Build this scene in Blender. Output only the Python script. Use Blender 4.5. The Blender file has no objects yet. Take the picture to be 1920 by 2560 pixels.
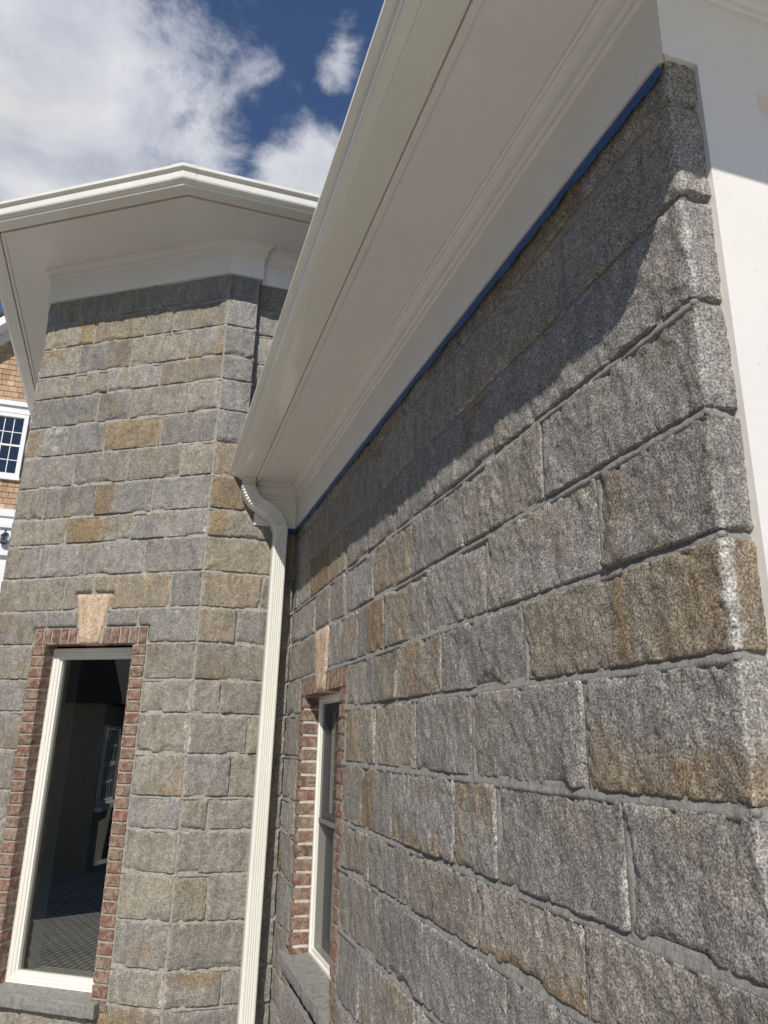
import bpy, math, random
from mathutils import Vector, Matrix, noise as mn

# ------------------------------------------------------------------ camera, sky, sun, exposure
S = bpy.context.scene
R = math.radians
CAM = Vector((4.24, -0.80, 0.0))
FW = Vector((-0.91033057, 0.28893063, 0.2963399))
RT = Vector((0.30800671, 0.95119934, 0.01875313))
UP = Vector((0.27645996, -0.10834623, 0.95489842))
cam = bpy.data.cameras.new("camera")
cam.sensor_fit = 'HORIZONTAL'
cam.sensor_width = 36.0
cam.lens = 1852.56 / 1920 * 36.0
cam.clip_start = 0.02
cam.clip_end = 2000
co = bpy.data.objects.new("camera", cam)
S.collection.objects.link(co)
co.matrix_world = Matrix(((RT.x, UP.x, -FW.x, CAM.x), (RT.y, UP.y, -FW.y, CAM.y), (RT.z, UP.z, -FW.z, CAM.z), (0, 0, 0, 1)))
S.camera = co

SUN = Vector((1.723, -1.0, 1.69)).normalized()
SKY_STRENGTH = 0.085
CLOUD_STRENGTH = 0.72
SUN_STRENGTH = 4.0
EXPOSURE = 0.12

sun = bpy.data.lights.new("sun", 'SUN')
sun.energy = SUN_STRENGTH
sun.angle = R(0.5)
sun.color = (1.0, 0.945, 0.86)
so = bpy.data.objects.new("sun", sun)
S.collection.objects.link(so)
so.rotation_euler = SUN.to_track_quat('Z', 'Y').to_euler()

S.view_settings.view_transform = 'Standard'
S.view_settings.look = 'None'
S.view_settings.exposure = EXPOSURE
S.view_settings.gamma = 1.0
S.view_settings.use_curve_mapping = False
S.render.engine = 'CYCLES'
S.cycles.use_denoising = True
S.cycles.max_bounces = 8
S.cycles.diffuse_bounces = 5
S.cycles.transparent_max_bounces = 16


class NT:
    """small helper round a node tree"""
    def __init__(self, tree):
        self.t = tree
        tree.nodes.clear()

    def n(self, kind, **kw):
        nd = self.t.nodes.new(kind)
        for k, v in kw.items():
            if k.startswith('i_'):
                key = k[2:]
                key = int(key) if key.isdigit() else key.replace('_', ' ')
                nd.inputs[key].default_value = v
            else:
                setattr(nd, k, v)
        return nd

    def l(self, a, b):
        self.t.links.new(a, b)

    def math(self, op, a, b=None, c=None, clamp=False):
        nd = self.n('ShaderNodeMath', operation=op, use_clamp=clamp)
        for i, v in enumerate((a, b, c)):
            if v is None:
                continue
            if isinstance(v, (int, float)):
                nd.inputs[i].default_value = v
            else:
                self.l(v, nd.inputs[i])
        return nd.outputs[0]

    def noise(self, vec, scale, detail=3.0, rough=0.55, dist=0.0, out=0):
        nd = self.n('ShaderNodeTexNoise')
        nd.inputs['Scale'].default_value = scale
        nd.inputs['Detail'].default_value = detail
        nd.inputs['Roughness'].default_value = rough
        nd.inputs['Distortion'].default_value = dist
        if vec is not None:
            self.l(vec, nd.inputs['Vector'])
        return nd.outputs[out]

    def ramp(self, fac, stops, interp='LINEAR'):
        nd = self.n('ShaderNodeValToRGB')
        cr = nd.color_ramp
        cr.interpolation = interp
        while len(cr.elements) < len(stops):
            cr.elements.new(0.5)
        for e, (p, c) in zip(cr.elements, stops):
            e.position = p
            if isinstance(c, (int, float)):
                c = (c, c, c)
            e.color = (c[0], c[1], c[2], 1)
        self.l(fac, nd.inputs[0])
        return nd.outputs[0]

    def mix(self, fac, a, b, mode='MIX', clamp=False):
        nd = self.n('ShaderNodeMix', data_type='RGBA', blend_type=mode, clamp_result=clamp)
        for sock, v in ((nd.inputs[0], fac), (nd.inputs[6], a), (nd.inputs[7], b)):
            if isinstance(v, (int, float)):
                sock.default_value = v
            elif isinstance(v, tuple):
                sock.default_value = (v[0], v[1], v[2], 1)
            else:
                self.l(v, sock)
        return nd.outputs[2]

    def maprange(self, v, a, b, c=0.0, d=1.0, smooth=False):
        nd = self.n('ShaderNodeMapRange')
        if smooth:
            nd.interpolation_type = 'SMOOTHSTEP'
        self.l(v, nd.inputs[0])
        for i, x in enumerate((a, b, c, d)):
            nd.inputs[i + 1].default_value = x
        return nd.outputs[0]


# world: physical sky with a broken layer of cumulus worked into it
w = bpy.data.worlds.new("World")
S.world = w
w.use_nodes = True
T = NT(w.node_tree)
sky = T.n('ShaderNodeTexSky')
sky.sky_type = 'NISHITA'
sky.sun_disc = False
sky.sun_elevation = math.asin(SUN.z)
sky.sun_rotation = math.atan2(SUN.x, SUN.y)
sky.altitude = 50
sky.air_density = 1.0
sky.dust_density = 0.25
sky.ozone_density = 3.0
tc = T.n('ShaderNodeTexCoord')
sep = T.n('ShaderNodeSeparateXYZ')
T.l(tc.outputs['Generated'], sep.inputs[0])
den = T.math('ADD', T.math('MAXIMUM', sep.outputs[2], 0.0), 0.1)
px = T.math('DIVIDE', sep.outputs[0], den)
py = T.math('DIVIDE', sep.outputs[1], den)
cmb = T.n('ShaderNodeCombineXYZ')
T.l(px, cmb.inputs[0])
T.l(py, cmb.inputs[1])
P = cmb.outputs[0]


def blob(cx, cy, rx, ry):
    a = T.math('DIVIDE', T.math('SUBTRACT', px, cx), rx)
    b = T.math('DIVIDE', T.math('SUBTRACT', py, cy), ry)
    d = T.math('SQRT', T.math('ADD', T.math('MULTIPLY', a, a), T.math('MULTIPLY', b, b)))
    return T.math('SUBTRACT', 1.0, d)


fine = T.noise(P, 7.5, 9.0, 0.6, 0.35)
wisp = T.noise(P, 17.0, 8.0, 0.68, 0.6)
broad = T.noise(P, 1.5, 3.0, 0.5, 0.2)
b_main = blob(-0.98, -0.25, 0.38, 0.345)
b_low = blob(-1.01, 0.165, 0.15, 0.10)
b_small = T.math('SUBTRACT', blob(-0.755, 0.165, 0.15, 0.075), 0.62)
gen = T.math('MULTIPLY', T.math('SUBTRACT', broad, 0.635), 5.0)
away = T.math('MULTIPLY', blob(-0.85, 0.03, 0.75, 0.75), 3.0)          # the drawn clouds own this stretch of sky
gen = T.math('SUBTRACT', gen, T.math('MAXIMUM', away, 0.0))
field = T.math('MAXIMUM', T.math('MAXIMUM', b_main, b_low), T.math('MAXIMUM', b_small, gen))
dens = T.math('ADD', field, T.math('MULTIPLY', T.math('SUBTRACT', fine, 0.5), 1.25))
dens = T.math('ADD', dens, T.math('MULTIPLY', T.math('SUBTRACT', wisp, 0.5), 0.40))
cov = T.maprange(dens, -0.08, 0.46, 0.0, 0.97, True)
shade = T.noise(P, 5.0, 6.0, 0.55, 0.3)
ccol = T.ramp(shade, [(0.34, (0.60, 0.63, 0.74)), (0.5, (0.82, 0.845, 0.93)), (0.64, (1.0, 1.0, 1.02))])
thick = T.maprange(dens, 0.2, 1.3, 1.06, 0.82)
ccol = T.mix(1.0, ccol, thick, 'MULTIPLY')
bg1 = T.n('ShaderNodeBackground')
bg1.inputs[1].default_value = SKY_STRENGTH
skc = T.mix(1.0, sky.outputs[0], (0.80, 0.86, 1.0), 'MULTIPLY')
T.l(skc, bg1.inputs[0])
bg2 = T.n('ShaderNodeBackground')
bg2.inputs[1].default_value = CLOUD_STRENGTH
T.l(ccol, bg2.inputs[0])
ms = T.n('ShaderNodeMixShader')
T.l(cov, ms.inputs[0])
T.l(bg1.outputs[0], ms.inputs[1])
T.l(bg2.outputs[0], ms.inputs[2])
wo = T.n('ShaderNodeOutputWorld')
T.l(ms.outputs[0], wo.inputs[0])

random.seed(7)

# ------------------------------------------------------------------ materials


def new_mat(name):
    m = bpy.data.materials.new(name)
    m.use_nodes = True
    t = NT(m.node_tree)
    out = t.n('ShaderNodeOutputMaterial')
    b = t.n('ShaderNodeBsdfPrincipled')
    t.l(b.outputs[0], out.inputs[0])
    return m, t, b, out


def set_bump(t, b, h, dist, strength=1.0, prev=None):
    bp = t.n('ShaderNodeBump')
    bp.inputs['Strength'].default_value = strength
    bp.inputs['Distance'].default_value = dist
    t.l(h, bp.inputs['Height'])
    if prev is not None:
        t.l(prev, bp.inputs['Normal'])
    if b is not None:
        t.l(bp.outputs[0], b.inputs['Normal'])
    return bp.outputs[0]


def granite(name, cool, warm, stain, grain=1.0, spread=0.8, con=1.2, relief=1.0):
    m, t, b, out = new_mat(name)
    g = t.n('ShaderNodeNewGeometry')
    pos = g.outputs['Position']
    att = t.n('ShaderNodeAttribute', attribute_name='tint')
    sp = t.n('ShaderNodeSeparateColor')
    t.l(att.outputs['Color'], sp.inputs[0])
    oi = t.n('ShaderNodeObjectInfo')
    # slanting bedding grain of the split faces
    mp = t.n('ShaderNodeMapping')
    mp.inputs['Rotation'].default_value = (0, R(-57), 0)
    mp.inputs['Scale'].default_value = (1.0, 1.0, 0.40)
    t.l(pos, mp.inputs['Vector'])
    n_fine = t.noise(pos, 250 * grain, 2.0, 0.7)
    n_mid = t.noise(pos, 70 * grain, 4.0, 0.6)
    n_big = t.noise(mp.outputs[0], 21, 4.0, 0.55, 0.4)
    n_patch = t.noise(pos, 5.0, 3.0, 0.5)
    base = t.mix(sp.outputs[2], cool, warm)
    # iron staining follows the painted mask, broken up by noise
    st = t.math('MULTIPLY', sp.outputs[0], t.maprange(n_big, 0.2, 0.62, 0.45, 1.25))
    st = t.math('MINIMUM', st, 1.0)
    base = t.mix(st, base, stain)
    rusty = t.math('MULTIPLY', t.maprange(n_patch, 0.55, 0.72, 0.0, 0.34, True), 1.0)
    base = t.mix(rusty, base, (warm[0] * 1.02, warm[1] * 0.90, warm[2] * 0.68))
    # per-stone value
    val = t.math('ADD', t.math('MULTIPLY', oi.outputs['Random'], 0.34 * spread), 1.0 - 0.17 * spread)
    base = t.mix(1.0, base, val, 'MULTIPLY')
    # lime / crushed crystals
    wm = t.math('MULTIPLY', sp.outputs[1], t.maprange(n_mid, 0.36, 0.6, 0.25, 1.2))
    base = t.mix(t.math('MINIMUM', wm, 1.0), base, (0.56, 0.55, 0.51))
    k_ = lambda v: 1 + (v - 1) * con
    sp1 = t.ramp(n_fine, [(0.30, k_(0.38)), (0.43, k_(0.74)), (0.54, k_(1.06)), (0.70, k_(1.80))])
    sp2 = t.ramp(n_mid, [(0.28, 0.72), (0.5, 1.0), (0.70, 1.24)])
    sp3 = t.ramp(n_big, [(0.3, 0.76), (0.5, 1.0), (0.7, 1.20)])
    col = t.mix(1.0, base, sp1, 'MULTIPLY')
    col = t.mix(1.0, col, sp2, 'MULTIPLY')
    col = t.mix(1.0, col, sp3, 'MULTIPLY')
    t.l(col, b.inputs['Base Color'])
    b.inputs['Roughness'].default_value = 0.78
    b.inputs['Specular IOR Level'].default_value = 0.35
    # broken ledges where the face has spalled
    led = t.ramp(t.noise(mp.outputs[0], 13, 5.0, 0.55, 0.8), [(0.0, 0.0), (0.36, 0.05), (0.385, 0.45), (0.52, 0.5), (0.535, 0.75), (0.66, 0.8), (0.675, 1.0)])
    n0 = set_bump(t, None, led, 0.0045 * relief, 0.5)
    n1 = set_bump(t, None, n_fine, 0.0020, 0.7, n0)
    n2 = set_bump(t, None, n_mid, 0.0035, 0.7, n1)
    set_bump(t, b, n_big, 0.007, 0.55, n2)
    return m


M = {}
M['granite'] = granite('granite', (0.243, 0.233, 0.218), (0.270, 0.245, 0.201), (0.236, 0.169, 0.097))
M['granite_tower'] = granite('granite_tower', (0.232, 0.221, 0.202), (0.256, 0.232, 0.186), (0.232, 0.168, 0.095), 0.85, 0.8, 0.95, 2.2)
M['granite_pink'] = granite('granite_pink', (0.52, 0.40, 0.29), (0.52, 0.40, 0.29), (0.45, 0.31, 0.19), 0.8, 0.2, 0.8)


def mortar(name, c):
    m, t, b, out = new_mat(name)
    g = t.n('ShaderNodeNewGeometry')
    a = t.noise(g.outputs['Position'], 40, 5, 0.6)
    f = t.noise(g.outputs['Position'], 420, 2, 0.7)
    col = t.mix(1.0, c, t.ramp(a, [(0.3, 0.72), (0.5, 1.0), (0.7, 1.22)]), 'MULTIPLY')
    col = t.mix(1.0, col, t.ramp(f, [(0.3, 0.8), (0.7, 1.2)]), 'MULTIPLY')
    t.l(col, b.inputs['Base Color'])
    b.inputs['Roughness'].default_value = 0.95
    n1 = set_bump(t, None, f, 0.0015, 0.6)
    set_bump(t, b, a, 0.01, 0.7, n1)
    return m


M['mortar'] = mortar('mortar', (0.240, 0.232, 0.217))
M['mortar_brick_tower'] = mortar('mortar_brick_tower', (0.36, 0.325, 0.275))
M['mortar_tower'] = mortar('mortar_tower', (0.305, 0.288, 0.252))
M['mortar_brick'] = mortar('mortar_brick', (0.52, 0.48, 0.425))
M['bluestone'] = mortar('bluestone', (0.235, 0.232, 0.212))

# brick
m, t, b, out = new_mat('brick')
g = t.n('ShaderNodeNewGeometry')
oi = t.n('ShaderNodeObjectInfo')
off = t.n('ShaderNodeVectorMath', operation='ADD')
t.l(g.outputs['Position'], off.inputs[0])
t.l(oi.outputs['Random'], off.inputs[1])
a = t.noise(off.outputs[0], 30, 5, 0.65, 0.5)
f = t.noise(off.outputs[0], 210, 3, 0.7)
c0 = t.ramp(oi.outputs['Random'], [(0.0, (0.125, 0.080, 0.058)), (0.2, (0.190, 0.080, 0.055)), (0.4, (0.165, 0.112, 0.078)),
                                   (0.6, (0.205, 0.098, 0.068)), (0.8, (0.195, 0.138, 0.096)), (1.0, (0.175, 0.064, 0.046))])
lime = t.maprange(a, 0.42, 0.60, 0.0, 0.78, True)
lime = t.math('MULTIPLY', lime, t.maprange(f, 0.35, 0.6, 0.35, 1.0))
c1 = t.mix(lime, c0, (0.36, 0.295, 0.23))
c1 = t.mix(1.0, c1, t.ramp(f, [(0.28, 0.5), (0.5, 1.0), (0.72, 1.35)]), 'MULTIPLY')
t.l(c1, b.inputs['Base Color'])
b.inputs['Roughness'].default_value = 0.9
n1 = set_bump(t, None, f, 0.003, 0.8)
set_bump(t, b, a, 0.006, 0.6, n1)
M['brick'] = m


def paint(name, c, rough, spec=0.5, bump=0.0):
    m, t, b, out = new_mat(name)
    g = t.n('ShaderNodeNewGeometry')
    a = t.noise(g.outputs['Position'], 2.2, 4, 0.6)
    f = t.noise(g.outputs['Position'], 30, 5, 0.65)
    col = t.mix(1.0, c, t.ramp(a, [(0.3, 0.955), (0.7, 1.03)]), 'MULTIPLY')
    col = t.mix(1.0, col, t.ramp(f, [(0.3, 0.98), (0.7, 1.012)]), 'MULTIPLY')
    t.l(col, b.inputs['Base Color'])
    rr = t.maprange(f, 0.3, 0.7, rough * 0.85, rough * 1.2)
    t.l(rr, b.inputs['Roughness'])
    b.inputs['Specular IOR Level'].default_value = spec
    if bump:
        w_ = t.noise(g.outputs['Position'], 9, 2, 0.5)
        set_bump(t, b, w_, bump, 0.5)
    return m


M['trim'] = paint('trim_paint', (0.77, 0.745, 0.70), 0.48, 0.45, 0.002)
M['gutter'] = paint('gutter_enamel', (0.765, 0.75, 0.675), 0.16, 0.5, 0.004)
M['vinyl'] = paint('window_vinyl', (0.80, 0.77, 0.70), 0.35)
M['white_far'] = paint('white_clapboard', (0.80, 0.80, 0.79), 0.5)
M['dark'] = paint('dark_void', (0.005, 0.005, 0.005), 0.9, 0.1)  # near black: the gloom of the rooms is put into the colour
M['plaster'] = paint('room_plaster', (0.55, 0.56, 0.51), 0.8)
M['black_metal'] = paint('black_metal', (0.012, 0.012, 0.013), 0.35)
M['barn'] = paint('dark_siding', (0.012, 0.011, 0.010), 0.8, 0.1)
M['sky_backing'] = paint('sky_reflection_tone', (0.075, 0.09, 0.115), 0.8)  # sky mirrored in the far panes, put into a flat colour
M['sash_dark'] = paint('shaded_white_sash', (0.16, 0.155, 0.15), 0.45)  # white sashes, their shade behind the screen put into the colour
M['caulk'] = paint('caulk', (0.50, 0.46, 0.30), 0.6)

# roof shingles (unseen from the ground)
m, t, b, out = new_mat('asphalt_shingle')
g = t.n('ShaderNodeNewGeometry')
a = t.noise(g.outputs['Position'], 60, 4, 0.7)
t.l(t.ramp(a, [(0.3, (0.03, 0.03, 0.032)), (0.7, (0.075, 0.072, 0.07))]), b.inputs['Base Color'])
b.inputs['Roughness'].default_value = 0.95
M['roof'] = m

# blue masking tape
m, t, b, out = new_mat('painters_tape')
g = t.n('ShaderNodeNewGeometry')
a = t.noise(g.outputs['Position'], 45, 4, 0.6, 0.5)
t.l(t.ramp(a, [(0.3, (0.017, 0.062, 0.19)), (0.7, (0.028, 0.092, 0.26))]), b.inputs['Base Color'])
b.inputs['Roughness'].default_value = 0.6
set_bump(t, b, a, 0.006, 0.6)
M['tape'] = m

# cedar shingles
m, t, b, out = new_mat('cedar')
g = t.n('ShaderNodeNewGeometry')
oi = t.n('ShaderNodeObjectInfo')
mp = t.n('ShaderNodeMapping')
mp.inputs['Scale'].default_value = (1, 14, 1.0)
t.l(g.outputs['Position'], mp.inputs['Vector'])
a = t.noise(mp.outputs[0], 6, 4, 0.6)
c = t.ramp(oi.outputs['Random'], [(0.0, (0.33, 0.205, 0.115)), (0.35, (0.53, 0.37, 0.235)), (0.7, (0.42, 0.275, 0.165)), (1.0, (0.60, 0.45, 0.31))])
c = t.mix(1.0, c, t.ramp(a, [(0.3, 0.78), (0.7, 1.18)]), 'MULTIPLY')
t.l(c, b.inputs['Base Color'])
b.inputs['Roughness'].default_value = 0.85
M['cedar'] = m
m, t, b, out = new_mat('cedar_wall')
g = t.n('ShaderNodeNewGeometry')
a = t.noise(g.outputs['Position'], 8, 4, 0.6)
t.l(t.ramp(a, [(0.3, (0.24, 0.15, 0.08)), (0.7, (0.36, 0.24, 0.14))]), b.inputs['Base Color'])
b.inputs['Roughness'].default_value = 0.9
M['cedar_wall'] = m


def glass(name, tint, ior=1.5, extra=0.03, rough=0.0):
    m = bpy.data.materials.new(name)
    m.use_nodes = True
    t = NT(m.node_tree)
    out = t.n('ShaderNodeOutputMaterial')
    tr = t.n('ShaderNodeBsdfTransparent')
    tr.inputs[0].default_value = (*tint, 1)
    gl = t.n('ShaderNodeBsdfGlossy')
    gl.inputs['Roughness'].default_value = rough
    gl.inputs['Color'].default_value = (0.93, 0.97, 0.94, 1)
    fr = t.n('ShaderNodeFresnel')
    fr.inputs[0].default_value = ior
    fac = t.math('ADD', t.math('MULTIPLY', fr.outputs[0], 2.0), extra, clamp=True)   # two coated panes
    mx = t.n('ShaderNodeMixShader')
    t.l(fac, mx.inputs[0])
    t.l(tr.outputs[0], mx.inputs[1])
    t.l(gl.outputs[0], mx.inputs[2])
    t.l(mx.outputs[0], out.inputs[0])
    return m


M['glass'] = glass('window_glass', (0.72, 0.76, 0.73), 1.5, 0.13)
M['glass_far'] = glass('far_window_glass', (0.5, 0.52, 0.55), 1.5, 0.04)
# insect screen
m = bpy.data.materials.new('insect_screen')
m.use_nodes = True
t = NT(m.node_tree)
out = t.n('ShaderNodeOutputMaterial')
tr = t.n('ShaderNodeBsdfTransparent')
df = t.n('ShaderNodeBsdfDiffuse')
df.inputs[0].default_value = (0.085, 0.085, 0.085, 1)
mx = t.n('ShaderNodeMixShader')
mx.inputs[0].default_value = 0.55
t.l(tr.outputs[0], mx.inputs[1])
t.l(df.outputs[0], mx.inputs[2])
t.l(mx.outputs[0], out.inputs[0])
M['screen'] = m

# paving
m, t, b, out = new_mat('pavers')
g = t.n('ShaderNodeNewGeometry')
mp = t.n('ShaderNodeMapping')
mp.inputs['Rotation'].default_value = (0, 0, R(40))
t.l(g.outputs['Position'], mp.inputs['Vector'])
br = t.n('ShaderNodeTexBrick')
br.inputs['Scale'].default_value = 4.2
br.inputs['Mortar Size'].default_value = 0.03
br.inputs['Color1'].default_value = (0.50, 0.475, 0.42, 1)
br.inputs['Color2'].default_value = (0.58, 0.55, 0.485, 1)
br.inputs['Mortar'].default_value = (0.14, 0.135, 0.125, 1)
t.l(mp.outputs[0], br.inputs['Vector'])
a = t.noise(g.outputs['Position'], 3, 5, 0.6)
c = t.mix(1.0, br.outputs['Color'], t.ramp(a, [(0.3, 0.8), (0.7, 1.12)]), 'MULTIPLY')
t.l(c, b.inputs['Base Color'])
b.inputs['Roughness'].default_value = 0.9
M['pavers'] = m

# ------------------------------------------------------------------ object helpers
COL = S.collection


def thing(name, label, cat, loc=(0, 0, 0), group=None):
    o = bpy.data.objects.new(name, None)
    o.empty_display_size = 0.3
    COL.objects.link(o)
    o.location = loc
    o['label'] = label
    o['category'] = cat
    if group:
        o['group'] = group
    return o


def tag(o, label=None, cat=None, group=None, kind=None):
    for k, v in (('label', label), ('category', cat), ('group', group), ('kind', kind)):
        if v:
            o[k] = v
    return o


def put(name, me, mat=None, parent=None):
    o = bpy.data.objects.new(name, me)
    COL.objects.link(o)
    if mat is not None and not me.materials:
        me.materials.append(mat)
    if parent is not None:
        o.parent = parent
        if parent.type == 'EMPTY':
            o.matrix_parent_inverse = Matrix.Translation(-Vector(parent.location))
    return o


def mesh(name, vs, fs, mat=None, parent=None, smooth=False, tint=None):
    me = bpy.data.meshes.new(name)
    me.from_pydata([tuple(v) for v in vs], [], fs)
    me.update()
    if tint is not None:
        ca = me.color_attributes.new('tint', 'FLOAT_COLOR', 'POINT')
        flat = []
        for c in tint:
            flat += [c[0], c[1], c[2], 1.0]
        ca.data.foreach_set('color', flat)
    if smooth:
        me.polygons.foreach_set('use_smooth', [True] * len(me.polygons))
    return put(name, me, mat, parent)


class Face:
    """a vertical wall plane: u along the wall, v up, h out of it"""
    def __init__(self, o, du, n):
        self.o, self.du, self.n = Vector(o), Vector(du), Vector(n)
        self.flip = self.du.cross(Vector((0, 0, 1))).dot(self.n) < 0

    def p(self, u, v, h=0.0):
        return self.o + self.du * u + Vector((0, 0, v)) + self.n * h


A1 = R(236.13035)
D1 = Vector((math.cos(A1), math.sin(A1), 0))
N1 = Vector((-D1.y, D1.x, 0))
AR = Vector((0, -0.526, 0))
FWL = Face((0, 0, 0), (1, 0, 0), (0, -1, 0))           # long wall of the wing
F1 = Face(AR, D1, N1)                                   # chamfer of the tower, with the tall window
F2 = Face((0, 0, 0), (0, 1, 0), (1, 0, 0))              # tower flank facing the viewer
F3 = Face((-0.06, 0, 0), (0, 1, 0), (1, 0, 0))          # set-back flank above the wing roof
C0 = AR + D1 * 1.38
F0 = Face((C0.x, C0.y, 0), (-1, 0, 0), (0, -1, 0))      # far side of the tower
LW = 3.382


def box_fc(f, u0, u1, v0, v1, h0, h1):
    vs = [f.p(u, v, h) for h in (h0, h1) for (u, v) in ((u0, v0), (u1, v0), (u1, v1), (u0, v1))]
    fs = [(0, 3, 2, 1), (4, 5, 6, 7), (0, 1, 5, 4), (1, 2, 6, 5), (2, 3, 7, 6), (3, 0, 4, 7)]
    if f.flip:
        fs = [q[::-1] for q in fs]
    return vs, fs


def add(vs, fs, v2, f2):
    n = len(vs)
    vs += v2
    fs += [tuple(i + n for i in q) for q in f2]


def sweep(prof, path, closed_prof=False, cap=False, dscale=None):
    """profile of (outward distance, z) drawn along a plan polyline, mitred, outward = right hand"""
    pts = [Vector((p[0], p[1])) for p in path]
    vs, fs = [], []
    k = len(prof)
    for i, p in enumerate(pts):
        if i == 0:
            d1 = d2 = (pts[1] - pts[0]).normalized()
        elif i == len(pts) - 1:
            d1 = d2 = (pts[-1] - pts[-2]).normalized()
        else:
            d1 = (p - pts[i - 1]).normalized()
            d2 = (pts[i + 1] - p).normalized()
        n1 = Vector((d1.y, -d1.x))
        n2 = Vector((d2.y, -d2.x))
        m_ = (n1 + n2)
        m_ = m_ / max(0.2, m_.dot(n1)) if i not in (0, len(pts) - 1) else n1
        sc = 1.0 if dscale is None else dscale[i]
        for (d, z) in prof:
            vs.append(Vector((p.x + m_.x * d * sc, p.y + m_.y * d * sc, z)))
    kk = k if closed_prof else k - 1
    for i in range(len(pts) - 1):
        for j in range(kk):
            j2 = (j + 1) % k
            fs.append((i * k + j, (i + 1) * k + j, (i + 1) * k + j2, i * k + j2))
    if cap:
        fs.append(tuple(range(k)))
        fs.append(tuple((len(pts) - 1) * k + j for j in reversed(range(k))))
    return vs, fs


# ------------------------------------------------------------------ rough granite blocks
def fbm(v, oct_=4):
    return mn.fractal(v, 0.9, 2.1, oct_)


def inside_poly(u, v, poly):
    ins = False
    n = len(poly)
    for i in range(n):
        a, b_ = poly[i], poly[(i + 1) % n]
        if (a[1] > v) != (b_[1] > v):
            if u < (b_[0] - a[0]) * (v - a[1]) / (b_[1] - a[1]) + a[0]:
                ins = not ins
    return ins


def dist_poly(u, v, poly):
    best = 9
    n = len(poly)
    for i in range(n):
        ax, ay = poly[i]
        bx, by = poly[(i + 1) % n]
        dx, dy = bx - ax, by - ay
        L2 = dx * dx + dy * dy
        t_ = max(0, min(1, ((u - ax) * dx + (v - ay) * dy) / L2)) if L2 else 0
        best = min(best, math.hypot(u - ax - dx * t_, v - ay - dy * t_))
    return best


def lines(a, b_, step):
    L = b_ - a
    n = max(2, int(round((L - 0.03) / step)))
    e = [0, 0.0016, 0.006, 0.014]
    e = [x for x in e if x < L * 0.35]
    mid = [e[-1] + (L - 2 * e[-1]) * i / n for i in range(1, n)]
    return [a + x for x in e] + [a + x for x in mid] + [b_ - x for x in reversed(e)]


STONE_N = 0


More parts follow.
